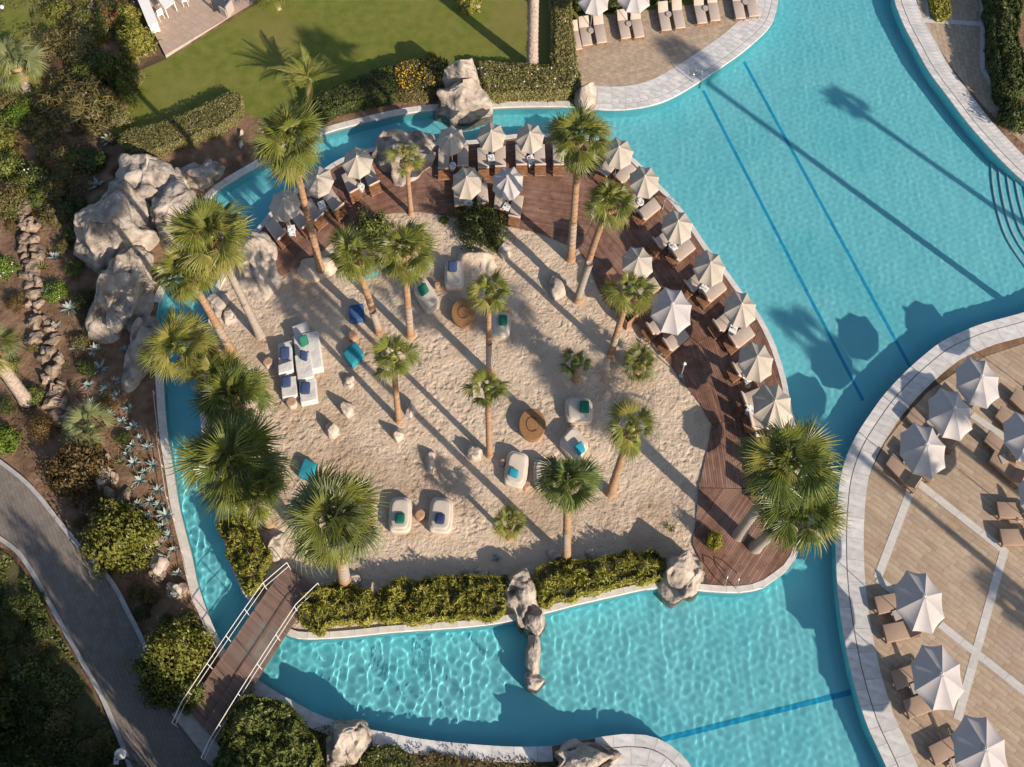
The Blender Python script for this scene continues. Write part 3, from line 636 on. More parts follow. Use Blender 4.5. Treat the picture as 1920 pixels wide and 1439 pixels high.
def palm(base, crown, rpx, label, n=26, mat=m_fan, mat2=None, h=None, r0=.22, r1=.17, tm=m_trunk, tm2=m_trunkg, dead=3, feather=False, lo=-35, hi=80, name='fan_palm', group=None, bend=0., skirt=True, sub=1.0, yell=.1):
    if h is None: h = best_h(base, crown)
    b = GV(*base); b.z = 0; c = Vector((*G(*crown, h), h)); t = thing(name, label, 'palm', b, group); rel = c-b
    if rel.length > .6:
        V, F = trunk_mesh(Vector((0, 0, 0)), rel-Vector((0, 0, .12)), r0, r1, bend); mk('trunk', V, F, tm, t, smooth=True)
        if tm2 and rel.z > 3:
            k = .3+.15*rnd.random(); V, F = trunk_mesh(Vector((0, 0, 0)), rel*k, r0*1.03, (r0+(r1-r0)*k)*1.03, bend*.3); mk('trunk_base', V, F, tm2, t, smooth=True)
    R_ = rpx*mpp(*crown)*HC/(HC+0.0)*(HC-h)/HC*1.04
    r = random.Random(int(base[0]*7+base[1])); ga = 2.39996
    n = int(n*.72) if n > 15 and not feather else n
    for i in range(n+dead):
        isd = i >= n; f = i/max(n-1, 1); az = i*ga+r.uniform(-.55, .55)
        el = R(hi+(lo-hi)*(f**.8)+r.uniform(-8, 8)) if not isd else R(r.uniform(-72, -50))
        L = R_*(.82+.22*math.sin(min(f*1.6, 1)*math.pi/2)+r.uniform(-.22, .17)) if not isd else R_*r.uniform(.6, .8)
        if isd: mt = m_dead
        elif mat2 and r.random() < .35: mt = mat2
        elif r.random() < yell: mt = m_fany
        else: mt = mat
        me = pfmesh(mt, i % 3) if feather else ffmesh(mt, r.randint(0, 3))
        o = mk('frond', me, None, None, t, rel+Vector((0, 0, .18*(1-f)-.04)))
        o.rotation_mode = 'QUATERNION'
        q = Matrix.Rotation(az, 3, 'Z')@Matrix.Rotation(-el, 3, 'Y')@Matrix.Rotation(R(r.uniform(-28, 28)), 3, 'X'); o.rotation_quaternion = q.to_quaternion()
        o.scale = (L, L*1.08*sub, L)
    for i in range(9 if n > 15 and not feather else 3):
        o = mk('frond', ffmesh(mat, r.randint(0, 3)) if not feather else pfmesh(mat, i % 3), None, None, t, rel); o.rotation_mode = 'QUATERNION'; L = R_*(r.uniform(.5, .72) if i % 2 else r.uniform(.3, .45))
        o.rotation_quaternion = (Matrix.Rotation(i*1.26+r.random(), 3, 'Z')@Matrix.Rotation(-R(r.uniform(38, 76)), 3, 'Y')).to_quaternion(); o.scale = (L, L, L)
    if rel.length > .6:
        V, F = superell(r1*1.7, r1*1.7, .28, 1, 1, 12, 8); mk('crown_heart', V, F, mat if not feather else m_pet, t, rel+Vector((0, 0, -.05)), True)
    if skirt and rel.length > 2:
        V, F = trunk_mesh(rel*.86, rel*.975, r1*1.1, r1*1.45, flare=1.0, rings=5); mk('fibre_skirt', V, F, m_dead, t, smooth=True)
    return t
def agave(px, py, rpx, label, mat=m_agave, n=13, group='silver agaves in the rock garden', name='agave', wd=.14, thin=False):
    r = rpx*mpp(px, py); x, y = G(px, py, .2); t = thing(name, label, 'agave' if name == 'agave' else 'yucca', (x, y, .02), group); b = B(); q = random.Random(px*3+py)
    for i in range(n):
        a = i*2.4+q.uniform(-.3, .3); el = R(q.uniform(18, 70)); L = r*q.uniform(.85, 1.15); w_ = wd*r*q.uniform(.8, 1.1); pts = []
        for tt, ww in ((0, .55), (.35, 1), (.7, .7), (1, .03)):
            rr = L*tt; zz = math.sin(el)*rr-.18*L*tt*tt; xx = math.cos(el)*rr; pts.append((xx, ww*w_, zz))
        V = []
        for (xx, ww, zz) in pts: V += [(xx, -ww, zz+.35*ww), (xx, 0, zz-.25*ww), (xx, ww, zz+.35*ww)]
        F = [(3*j+k, 3*j+3+k, 3*j+4+k, 3*j+1+k) for j in range(3) for k in range(2)]
        b.add(rotz(V, a), F)
    mk('leaf_rosette', *b.out(), mat, t); return t
# ---- rocks
def rock(px, py, wpx, hpx, H, label, mat=m_rock, seed=1, rot=0., name='boulder', rough=.28, z0=-.15, blunt=.55, nu=72, nv=30, group=None, prof=None, cat='boulder', sub=False, parent=None):
    """px,py: middle of the footprint in the photo; wpx,hpx: its size there"""
    x0, y0 = G(px, py); a = abs(G(px+wpx/2, py)[0]-x0); b = abs(G(px, py-hpx/2)[1]-y0); V = []; q = random.Random(seed); s0 = seed*13.7
    lob = [(q.uniform(.05, .16), q.randint(2, 5), q.uniform(0, 6.28)) for _ in range(3)]
    sc_ = max(a, b); cuts = []
    for _ in range(22):
        n_ = Vector((q.gauss(0, 1), q.gauss(0, 1), abs(q.gauss(0, .8)))).normalized(); cuts.append((n_, q.uniform(.60, .95) if blunt > .35 else q.uniform(.85, 1.1)))
    for j in range(nv+1):
        e = math.pi/2*j/nv
        for i in range(nu):
            t = 2*math.pi*i/nu; k = 1+sum(m_*math.sin(n_*t+p_) for m_, n_, p_ in lob); ce = math.cos(e)**blunt
            u = Vector((k*ce*math.cos(t), k*ce*math.sin(t), math.sin(e)**.85*(prof(math.cos(t)*ce, math.sin(t)*ce) if prof else 1)))
            w_ = Vector((u.x*a, u.y*b, u.z*H)); u0 = u.copy()
            wob = 1+.16*noise.noise(w_*.9+Vector((s0, 0, 0)))
            for n_, d_ in cuts:
                dd_ = u.dot(n_)-d_*wob
                if dd_ > 0: u = u-n_*dd_*.88
            f_ = 1.0/max(sc_, .5)**.5
            g = noise.fractal(w_*1.1*f_+Vector((s0, 0, 0)), 1.0, 2.0, 4, noise_basis='PERLIN_ORIGINAL')
            pit = noise.noise(w_*1.5*f_+Vector((0, s0, 9)))
            am = rough*(g*.42-max(0, pit-.22)*1.3)*(.3+.7*min(1, math.sin(e)*3+.25)); n0 = u0.normalized() if u0.length > 1e-4 else Vector((0, 0, 1))
            u = u+n0*am; V.append((u.x*a*1.2, u.y*b*1.2, u.z*H*1.15))
    F = [(j*nu+i, j*nu+(i+1) % nu, (j+1)*nu+(i+1) % nu, (j+1)*nu+i) for j in range(nv) for i in range(nu)]
    V = rotz(V, rot); low = V[:nu].copy(); low[:, 2] -= 1.2 if z0 < -.1 else .3; k = len(V); V = np.vstack([V, low]); F += [(k+i, k+(i+1) % nu, (i+1) % nu, i) for i in range(nu)]
    if parent is not None:
        return mk(name, V, F, mat, parent, (x0-parent.location.x, y0-parent.location.y, z0), smooth=True)
    o = mk(name, V, F, mat, None, (x0, y0, z0), smooth=True); tag(o, label, cat, group); o.cycles.is_caustics_receiver = True; return o
# ================================================================== ROCKS
rock(285, 362, 160, 100, 2.4, 'large pale craggy boulder at the top of the waterfall rocks', m_rock, 1, rough=.34)
rock(222, 445, 140, 150, 3.3, 'tallest grey boulder of the waterfall rocks, beside the dark garden bed', m_rock, 2, rough=.34)
rock(236, 562, 125, 180, 2.8, 'long shaded boulder of the waterfall rocks, with plants growing in its hollows', m_rock, 3, rough=.36)
rock(270, 655, 66, 130, 1.9, 'narrow lower end boulder of the waterfall rocks above the channel', m_rock, 4, rough=.34)
rock(380, 332, 92, 54, 1.3, 'low grey boulder between the waterfall rocks and the channel bend', m_rock, 5, rough=.36)
rock(335, 418, 130, 120, 1.8, 'boulder behind the twin palms with a deep dark hollow', m_rock, 6, rough=.42)
rock(484, 500, 90, 130, 1.8, 'white weathered boulder at the west end of the timber deck', m_rockl, 7, rough=.34)
rock(425, 470, 60, 90, 1.4, 'pale boulder under the twin palm crowns beside the channel', m_rockl, 8, rough=.4)
rock(412, 570, 50, 60, 1.0, 'pale rock ledge at the foot of the twin palms', m_rockl, 9, rough=.35)
rock(432, 592, 28, 34, .7, 'small tan stone between the two leaning palm trunks', m_rockl, 31, rough=.3)
rock(756, 300, 112, 92, 2.3, 'big grey boulder set into the deck behind the young palm', m_rock, 10, rough=.3)
rock(870, 200, 96, 48, 1.9, 'tall grey diving rock standing in the channel by the yellow flowering hedge', m_rock, 12, rough=.26, blunt=.3, prof=lambda x, y: 1.0 if y < 0 else 1.25)
o = rock(866, 178, 58, 36, 3.1, 'flat topped grey rock block leaning behind the diving rock', m_rock, 13, rough=.16, blunt=.18)
rock(1098, 192, 46, 48, 1.6, 'rounded grey boulder where the channel opens into the main pool', m_rock, 14, rough=.25)
rock(983, 1122, 66, 104, 1.9, 'large hollowed grey rock on the south rim of the island', m_rock, 15, rough=.34)
rock(1003, 1170, 44, 56, 1.3, 'sloping front shoulder of rock stepping down from the island rim', m_rock, 16, rough=.22)
rock(1000, 1226, 25, 74, .8, 'long narrow rock slab spanning out over the south pool', m_rock, 17, rough=.12, blunt=.25, z0=-.1)
rock(1000, 1275, 36, 40, .8, 'small rock pedestal standing alone in the south pool', m_rock, 18, rough=.25, z0=-.3)
rock(1277, 1085, 92, 92, 1.9, 'craggy grey boulder between the green hedge and the deck end', m_rock, 19, rough=.34)
rock(655, 1392, 100, 96, 2.4, 'smooth tan boulder on the south bank left of the marble edge', m_rock, 20, rough=.2, blunt=.4)
rock(1098, 1432, 118, 92, 2.4, 'dark hollowed boulder on the south bank beside the marble apron', m_rock, 22, rough=.36)
for i, (x, y, a, b_, h, lab) in enumerate([
    (655, 718, 28, 24, .6, 'small pale boulder below the square teal pouf'), (652, 772, 28, 30, .75, 'pale upright boulder right of the white sofa group'),
    (625, 810, 36, 26, .8, 'wedge shaped pale boulder on open sand below the sofa group'), (746, 818, 28, 26, .75, 'pale boulder below the short palm in the middle of the sand'),
    (770, 770, 26, 34, .6, 'pale boulder just right of the short palm trunk'), (806, 866, 24, 40, .5, 'low shaded boulder in the dark palm shadow on the sand'),
    (887, 852, 32, 28, .85, 'pale boulder left of the central palm trunk'), (1047, 538, 36, 42, .95, 'tall pale boulder at the foot of the shaded sand slope'),
    (520, 1030, 32, 56, 1.1, 'pale standing stone by the bridge head'), (703, 1112, 20, 34, .8, 'pale stone post in the gap between south hedges'),
    (664, 1092, 22, 28, .7, 'small pale stone under the big leaning palm'), (948, 472, 28, 36, .6, 'grey stone beside the dark green bush'),
    (1040, 1045, 34, 30, .45, 'low shaded stone left of the southern palm trunk'), (1108, 1040, 26, 24, .4, 'low stone at the shaded edge of the south hedge'),
    (903, 1075, 30, 26, .5, 'flat stone behind the middle south hedge'), (870, 1072, 20, 20, .4, 'small stone beside the flat stone behind the hedge'),
    (884, 15, 34, 14, .5, 'grey boulder in the small planted island on the lawn'), (60, 235, 16, 14, .3, 'tan rock beside the bright round shrub, far left'),
    (50, 240, 12, 12, .3, 'smaller tan rock at the lower left of its neighbour'), (453, 250, 10, 14, .35, 'upper dark rock beside the palm at the channel bend'), (452, 272, 10, 16, .35, 'lower dark rock beside the palm at the channel bend'),
    (300, 1060, 34, 46, .9, 'ochre rock outcrop beside the agaves near the bridge'), (278, 1030, 22, 50, .7, 'narrow ochre rock above the bridge'), (330, 1110, 30, 40, .7, 'bare ochre rock near the channel fence'),
    (195, 900, 30, 60, .8, 'grey rock face behind the bronze shrub'), (205, 205, 30, 22, .35, 'flat pale rock by the garden path in the upper left')]):
    rock(x, y, a, b_, h, lab, m_rockl, 40+i, name='boulder', rough=.3, nu=40, nv=16, z0=-.05)
rock(893, 498, 78, 60, .75, 'smooth mound of packed sand below the dark green bush', m_sand, 90, rough=.1, nu=48, nv=18, z0=-.05, name='sand_mound', cat='mound')
rock(595, 505, 90, 50, .5, 'low sand bank piled against the deck corner', m_sand, 91, rough=.12, nu=48, nv=18, z0=-.05, name='sand_mound', cat='mound')
def stone_wall(label, px, wd, step, seed, H=.45):
    P = smooth(W(px), False, step); c = P.mean(0); t = thing('stone_wall', label, 'wall', (*c, 0)); q = random.Random(seed)
    for p in P:
        for k in range(2):
            a = q.uniform(.22, .42)*wd; x, y = p+np.array([q.uniform(-.3, .3)*wd+(k-.5)*wd*.6, q.uniform(-.15, .15)])-c
            V, F = superell(a*1.25, a*q.uniform(.6, 1.3), H*q.uniform(.4, .9), .8, .8, 12, 7); V = np.array([tuple(Vector(v)*(1+.8*noise.noise(Vector(v)*3.1+Vector((seed+x, y, 0))))) for v in V])
            mk('stone', rotz(V, q.uniform(0, 3)), F, m_wallst, t, (x, y, .08))
stone_wall('crumbling dry stone wall curving down between brown soil and agaves', [(40, 385), (58, 430), (52, 470), (62, 520), (66, 570), (80, 620), (95, 680), (108, 735), (122, 790)], 1.0, .62, 1)
stone_wall('broken stone edging winding past the red flowering shrubs, upper left', [(172, 0), (180, 40), (158, 75), (150, 110), (205, 190), (175, 222), (140, 240), (70, 245)], .7, .8, 2, .35)
stone_wall('rocky edging under the bronze shrub between path and agaves', [(190, 860), (205, 900), (240, 960), (275, 1010), (300, 1075), (335, 1110)], .8, .9, 3, .4)
# ================================================================== HEDGES
hedge_fill('hedge', 'long clipped olive hedge with rounded ends on the lawn edge, upper left', [(232, 272), (262, 258), (330, 240), (400, 208), (445, 188), (458, 200), (456, 222), (420, 252), (370, 272), (300, 298), (262, 300), (236, 290)], 1.1, m_l6, 420, .06, asp=.35, seed=2)
hedge_fill('hedge', 'dark clipped hedge above the channel, left of the yellow flowers', [(590, 205), (640, 178), (700, 152), (742, 142), (748, 190), (690, 205), (640, 218), (600, 235)], 1.1, m_l2, 380, .065, seed=3)
hedge_fill('hedge', 'hedge section thick with yellow flowers beside the diving rock', [(742, 142), (790, 130), (838, 130), (842, 170), (820, 188), (748, 190)], 1.15, m_l3, 380, .065, flower=m_fy, fdens=26, seed=4)
hedge_fill('hedge', 'mixed green hedge with white blossom between diving rock and terrace corner', [(895, 140), (960, 140), (1034, 145), (1080, 150), (1084, 178), (1050, 190), (960, 192), (910, 192)], 1.2, m_l6, 420, .07, flower=m_fw, fdens=2, seed=5)
hedge_fill('hedge', 'green hedge arm running up between lawn palm and sun lounger terrace', [(1030, -30), (1066, -20), (1070, 50), (1078, 150), (1036, 146), (1034, 60)], 1.3, m_l6, 420, .07, flower=m_fw, fdens=1, seed=6)
hedge_fill('hedge', 'loose bamboo-like hedge next to the wooden bridge', [(565, 1140), (590, 1112), (640, 1106), (690, 1112), (703, 1130), (700, 1168), (650, 1182), (595, 1188), (568, 1170)], .95, m_l4, 340, .15, asp=.2, up=-.5, rough=.8, seed=7, round_=.8)
hedge_fill('hedge', 'middle bamboo-like hedge between the stone post and the hollowed rock', [(718, 1110), (750, 1098), (830, 1092), (900, 1088), (945, 1094), (950, 1135), (925, 1158), (830, 1166), (730, 1172), (712, 1150)], .95, m_l4, 340, .15, asp=.2, up=-.5, rough=.8, seed=8, round_=.8)
hedge_fill('hedge', 'eastern bamboo-like hedge reaching the craggy boulder', [(1008, 1080), (1060, 1062), (1150, 1052), (1232, 1042), (1240, 1085), (1210, 1098), (1130, 1112), (1060, 1130), (1015, 1138)], 1.0, m_l4, 340, .15, asp=.2, up=-.5, rough=.8, seed=9, round_=.8)
hedge_fill('hedge', 'yellow green shrub border along the west bank of the island', [(418, 985), (450, 975), (480, 1000), (508, 1050), (500, 1090), (478, 1122), (455, 1098), (440, 1060), (425, 1020)], 1.1, m_l4, 330, .12, asp=.24, up=-.4, rough=.8, seed=10, round_=.8)
hedge_fill('hedge', 'overgrown green hedge along the walk in the upper right corner', [(1850, -40), (1905, -40), (1900, 30), (1892, 100), (1908, 160), (1905, 195), (1870, 200), (1858, 150), (1846, 70)], 1.8, m_l2, 420, .09, rough=.35, seed=11, asp=.5, round_=.6)
hedge_fill('planter_shrub', 'square planter filled with yellow green leaves on the upper right walk', [(1742, -30), (1772, -30), (1776, 36), (1746, 34)], .5, m_l4, 420, .08, seed=12, cat='planting')
hedge_fill('shrub_mass', 'dense dark green shrub mass on the south bank beside the bridge landing', [(440, 1340), (470, 1315), (520, 1325), (565, 1350), (590, 1390), (585, 1470), (420, 1470), (430, 1400)], 1.5, m_l1, 420, .085, rough=.6, seed=13, asp=.5, round_=.8, cat='shrub')
hedge_fill('ground_vine', 'green creeper spilling around the foot of the smooth tan boulder', [(680, 1425), (705, 1405), (730, 1400), (760, 1412), (770, 1445), (680, 1460)], .5, m_l1, 300, .07, rough=.3, seed=14, cat='creeper')
hedge_fill('hedge', 'clipped dark hedge strip behind the parasols at the top of the terrace', [(1066, -40), (1130, -30), (1290, -30), (1300, -8), (1200, 14), (1140, 24), (1075, 20)], 1.0, m_l2, 300, .07, seed=15)
def leafcover(name, label, px, n, mat, z, seed, leaf=.09, hh=.25):
    P = W(px); r = np.random.RandomState(seed); mn, mx = P.min(0), P.max(0); q = r.uniform(mn, mx, (n, 2)); q = q[inside(q, P) & ~inside(q, Pp)]
    d = np.array([noise.noise((a*.6, b*.6, seed)) for a, b in q]); q = q[d > -.12]; d = d[d > -.12]
    nr = r.normal(size=(len(q), 3))*.6; nr[:, 2] += .8; nr /= np.linalg.norm(nr, axis=1)[:, None]
    o = mk(name, *quads(np.c_[q, z+(d+.12)*1.2*r.rand(len(q))*hh/.25], nr, leaf*(.5+r.rand(len(q))), .5, r), mat); tag(o, label, 'ground cover'); stuff(o)
leafcover('ground_cover', 'low dark green ground cover on the slope left of the grey path', [(-80, 1040), (20, 1045), (60, 1090), (100, 1165), (150, 1255), (190, 1330), (220, 1400), (240, 1500), (-60, 1500)], 26000, m_l1, .1, 1)
leafcover('ground_cover', 'sparse weeds scattered over the brown soil at the left edge', [(-60, 250), (180, 250), (150, 420), (240, 740), (300, 960), (380, 1190), (330, 1300), (60, 860), (-60, 800)], 24000, m_l3, .02, 2, .06, .12)
leafcover('ground_cover', 'dry brown undergrowth below the marble edge of the south bank', [(560, 1340), (720, 1402), (900, 1420), (1040, 1420), (1050, 1500), (560, 1500)], 8000, m_l5, .02, 3, .06, .3)
leafcover('ground_cover', 'tangled low plants between shrubs in the upper left garden', [(-60, -40), (280, -40), (240, 160), (200, 240), (240, 300), (190, 420), (110, 420), (-60, 300)], 24000, m_l3, .04, 4, .075, .35)
r_ = np.random.RandomState(4); q_ = r_.uniform(ISL.min(0), ISL.max(0), (16000, 2)); q_ = q_[inside(q_, ISL)]; d_ = dist_to(q_, ISL)
k_ = np.array([noise.noise((a*.3, b_*.3, 4)) for a, b_ in q_]) > .18; q_ = q_[k_ & (d_ > 2.0)]; nr_ = r_.normal(size=(len(q_), 3))*.35; nr_[:, 2] += 1; nr_ /= np.linalg.norm(nr_, axis=1)[:, None]
o = mk('leaf_litter', *quads(np.c_[q_, np.full(len(q_), .13)], nr_, .022+.035*r_.rand(len(q_)), .35, r_), m_l5); tag(o, 'dry brown leaf litter strewn over the sand and deck edge', 'leaf litter'); stuff(o)
# ================================================================== SHRUBS
for (x, y, r, lab, mt, kd, h, fl) in [
    (150, 32, 22, 'green shrub at the top edge beside the bare lawn patch', m_l1, 'bush', None, None), (105, 75, 34, 'dusty olive shrub leaning over the stone edging, top left', m_l3, 'airy', None, None),
    (155, 42, 20, 'rounded dark shrub left of the stone edging', m_l1, 'bush', None, None), (135, 188, 66, 'largest feathery olive shrub of the upper left garden', m_l3, 'spiky', 1.9, None),
    (182, 120, 26, 'mid green shrub above the big feathery shrub', m_l1, 'bush', None, None), (35, 215, 26, 'bright green round shrub at the left edge', m_l7, 'bush', None, None),
    (205, 30, 32, 'shrub with scattered red flowers beside the patio wall', m_l1, 'airy', 1.3, m_fr), (252, 70, 34, 'tall yellow green shrub against the patio corner', m_l4, 'spiky', 1.8, None),
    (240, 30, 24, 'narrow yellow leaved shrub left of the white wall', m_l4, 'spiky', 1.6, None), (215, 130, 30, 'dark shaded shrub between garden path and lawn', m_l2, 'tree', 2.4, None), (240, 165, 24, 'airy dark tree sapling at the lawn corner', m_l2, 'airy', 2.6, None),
    (106, 292, 27, 'bougainvillea covered in magenta blossom', m_l3, 'bush', 1.2, m_fr), (62, 335, 30, 'green shrub dotted with white flowers at the left edge', m_l1, 'bush', None, m_fw),
    (136, 385, 24, 'dark rounded shrub between two silver agaves', m_l2, 'bush', None, None), (175, 302, 24, 'dark green shrub right of the magenta bougainvillea', m_l2, 'bush', None, None),
    (103, 547, 21, 'bright round shrub with white blossom beside the stone wall', m_l7, 'bush', None, m_fw), (6, 500, 22, 'bright yellow green shrub cut by the left edge', m_l7, 'bush', None, m_fw),
    (12, 372, 40, 'olive shrub spreading in from the left edge', m_l3, 'airy', None, None), (8, 312, 32, 'mid green shrub at the left edge above the olive one', m_l1, 'bush', None, None), (-10, 240, 30, 'half hidden green shrub on the left border', m_l1, 'bush', None, None),
    (142, 880, 52, 'bronze leaved shrub overhanging the grey path', m_l5, 'tree', 1.9, None), (216, 1002, 60, 'dense round yellow green tree beside the grey path', m_lt, 'tree', 3.6, None),
    (330, 1215, 52, 'bushy green tree in front of the wooden bridge', m_lt, 'tree', 4.2, None), (295, 1265, 44, 'spreading dark green tree at the path side near the bridge', m_l1, 'tree', 3.6, None), (345, 1300, 34, 'leafy shrub touching the bridge handrail', m_l1, 'tree', 1.8, None),
    (75, 800, 26, 'dry brown twiggy shrub above the grey path', m_l5, 'airy', 1.3, None), (6, 822, 26, 'bright green bush cut by the left edge above the path', m_l7, 'bush', None, None), (15, 680, 20, 'small green shrub at the foot of the grey trunk', m_l1, 'bush', None, None),
    (902, 418, 46, 'dense dark green bush where deck meets sand', m_l2, 'fine', 1.9, None), (930, 458, 15, 'small green shrub below the dense dark bush', m_l1, 'fine', None, None), (832, 412, 8, 'tiny green plant on the sand by the deck edge', m_l7, 'bush', None, None),
    (700, 428, 32, 'round leaved green shrub between the two middle palms', m_l1, 'bush', 1.7, None), (726, 132, 11, 'small ball shrub on the lawn left of the yellow hedge', m_l7, 'bush', None, None),
    (808, 113, 12, 'tallest ball shrub on the lawn behind the yellow hedge', m_l4, 'bush', 1.2, None), (884, 126, 10, 'bright little shrub behind the flat topped rock', m_l7, 'bush', None, None),
    (880, 2, 22, 'planted clump with white rock on the upper lawn', m_l4, 'bush', None, None), (1340, 1012, 15, 'yellow green ball shrub standing on the timber deck', m_l4, 'bush', 1.3, None),
    (392, 655, 14, 'pinkish low shrub beside the western palm trunk', m_l5, 'fine', None, None), (402, 680, 14, 'dusty pink low plant on the island bank', m_l5, 'fine', None, None),
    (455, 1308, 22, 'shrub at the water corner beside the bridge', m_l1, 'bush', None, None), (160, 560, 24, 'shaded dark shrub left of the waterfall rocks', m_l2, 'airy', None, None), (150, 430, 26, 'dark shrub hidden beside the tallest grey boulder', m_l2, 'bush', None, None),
    (175, 605, 20, 'yellow tinged yucca-like shrub in the shaded bed', m_l3, 'spiky', None, None), (120, 460, 16, 'pale yellow shrub in the dark bed', m_l3, 'spiky', None, None), (1905, 215, 30, 'dark shrub at the right edge below the tall hedge', m_l2, 'bush', 1.6, None)]:
    bush(x, y, r, lab, mt, kd, h, flower=fl, name='shrub', nf=260 if fl is m_fr else 90)
for i, (x, y) in enumerate([(799, 1424), (812, 1416), (826, 1422), (840, 1424), (857, 1428), (874, 1430), (895, 1432)]):
    bush(x, y, 9, '%s of the row of small grey green shrubs on the south bank' % ['first', 'second', 'third', 'fourth', 'fifth', 'sixth', 'last'][i], m_l3, 'fine', group='row of small grey green shrubs')
q = random.Random(5); n_ = 0
bedP = W([(-70, 1060), (40, 1075), (90, 1160), (140, 1255), (180, 1330), (205, 1390), (215, 1470), (-60, 1470)])
while n_ < 46:
    x, y = q.uniform(-60, 200), q.uniform(1060, 1460)
    if not inside(np.array([G(x, y)]), bedP)[0]: continue
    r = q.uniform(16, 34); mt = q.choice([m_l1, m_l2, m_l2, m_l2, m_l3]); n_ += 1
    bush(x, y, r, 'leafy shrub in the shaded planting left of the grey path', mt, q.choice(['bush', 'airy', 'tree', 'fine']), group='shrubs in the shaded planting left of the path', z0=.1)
q = random.Random(12); gp = W([(-40, -20), (150, -30), (250, 0), (262, 130), (225, 235), (200, 330), (180, 420), (90, 400), (-40, 430)]); n_ = 0
while n_ < 44:
    x, y = q.uniform(-40, 250), q.uniform(-20, 425)
    if not inside(np.array([G(x, y)]), gp)[0] or (x < 100 and y < 190): continue
    n_ += 1; bush(x, y, q.uniform(14, 30), 'olive scrub in the dense upper left garden', q.choice([m_l3, m_l3, m_l1, m_l6, m_lt]), q.choice(['airy', 'spiky', 'fine', 'bush']), group='scrub of the upper left garden')
q = random.Random(8)
for (x, y) in [(20, 120), (70, 30), (180, 0), (205, 215), (150, 245), (35, 280), (90, 335), (20, 420), (30, 565), (60, 650), (140, 500), (165, 470), (150, 640), (200, 760), (230, 820), (165, 830), (180, 940), (250, 985), (150, 980), (280, 1120), (310, 1160), (255, 1110), (350, 1165), (370, 1200), (265, 1150), (90, 870), (110, 915), (210, 260), (230, 320), (165, 690), (60, 740), (10, 760)]:
    bush(x, y, q.uniform(9, 20), 'small low shrub among the rocks and soil of the left garden', q.choice([m_l1, m_l2, m_l3, m_l5]), q.choice(['bush', 'airy', 'fine']), group='low shrubs of the left garden')
for (x, y, r) in [(205, 262, 17), (182, 345, 17), (108, 402, 11), (103, 482, 15), (130, 578, 19), (104, 612, 14), (146, 652, 15), (178, 655, 16), (186, 690, 19), (166, 722, 14), (245, 690, 12), (218, 742, 14), (240, 766, 13), (249, 800, 15), (247, 836, 13),
    (275, 838, 13), (250, 868, 15), (286, 872, 15), (262, 900, 15), (294, 918, 15), (257, 945, 13), (281, 940, 12), (310, 966, 19), (304, 988, 15), (315, 1002, 13), (323, 1030, 11), (333, 1074, 11), (228, 570, 18), (222, 590, 14), (200, 500, 13), (932, 1048, 12), (170, 755, 12), (213, 715, 13), (232, 655, 11),
    (196, 730, 13), (205, 775, 12), (228, 790, 13), (262, 820, 12), (238, 850, 12), (270, 885, 12), (243, 920, 13), (276, 965, 12), (296, 945, 13), (288, 1000, 12), (300, 1020, 11), (312, 1048, 12)]:
    o = agave(x, y, r*1.15, 'silver blue agave rosette in the garden bed')
    if x == 932: o['label'] = 'single variegated agave on the sand behind the middle hedge'; del o['group']
for (x, y, r, lab, mt) in [(225, 866, 14, 'yellowish agave beside the pale garden fan palm', m_fanp), (78, 500, 15, 'spiky yellow green yucca on the stone wall', m_fany), (58, 482, 14, 'dark grey spiky yucca on the stone wall', m_l2),
    (1258, 990, 13, 'thin leaved green yucca alone on the eastern sand', m_fan), (1180, 675, 13, 'grey spiky yucca beside the low bushy palm', m_agave), (200, 745, 15, 'yellow spiky yucca among the agaves', m_fany), (690, 508, 6, 'tiny sprout below the teal pouf', m_fan)]:
    agave(x, y, r, lab, mt, n=22, group=None, name='yucca', wd=.06)
# ================================================================== PALMS
palm((603, 512), (543, 262), 84, 'tall fan palm rising from the deck over the north channel bend', 40, h=None, bend=-.2, dead=6)
palm((1070, 487), (1086, 258), 68, 'tall straight fan palm in front of the northern parasol row', 34, dead=2, r0=.24)
palm((1083, 565), (1142, 382), 56, 'leaning fan palm beside the tall straight one, hung with dry fronds', 30, dead=8, bend=.3)
palm((1145, 665), (1182, 545), 56, 'sparse fan palm in front of the parasol by the wooden bar', 13, m_fan, dead=1, hi=70, r0=.2, r1=.16)
palm((712, 625), (662, 478), 60, 'fan palm leaning left beside the blue pouf', 30, bend=-.2)
palm((770, 632), (757, 470), 68, 'fan palm with broad crown over the daybed with green pillow', 34, dead=4)
palm((917, 700), (917, 548), 48, 'slender fan palm next to the shaded wicker table', 14, dead=4, r0=.17, r1=.13, bend=.1)
palm((918, 855), (914, 728), 46, 'slender sparse fan palm at the centre of the sand', 12, dead=0, r0=.17, r1=.14, tm2=None, hi=70, lo=-20)
palm((748, 790), (737, 668), 52, 'short sparse fan palm right of the sofa group', 13, dead=1, r0=.18, r1=.14, tm2=None, hi=70, lo=-30)
palm((1145, 925), (1185, 802), 58, 'fan palm with browned leaf tips left of the timber deck', 14, m_fan, m_fany, dead=5, r0=.24, r1=.17, tm2=None, lo=-50)
palm((1062, 1050), (1063, 905), 68, 'full crowned fan palm at the southern edge of the sand', 36, m_fand, m_fan, dead=2)
palm((1385, 1005), (1478, 872), 94, 'upper of the twin palms leaning over the east end of the deck', 40, m_fan, m_fand, dead=2, r0=.3, r1=.24, tm=m_trunkg)
palm((1415, 1028), (1498, 960), 90, 'lower of the twin palms leaning over the east end of the deck', 38, m_fan, m_fand, dead=3, r0=.3, r1=.24, tm=m_trunkg)
palm((648, 1098), (628, 975), 104, 'largest fan palm of all, spreading beside the bridge head', 46, m_fan, m_fanp, dead=5, r0=.32, r1=.28)
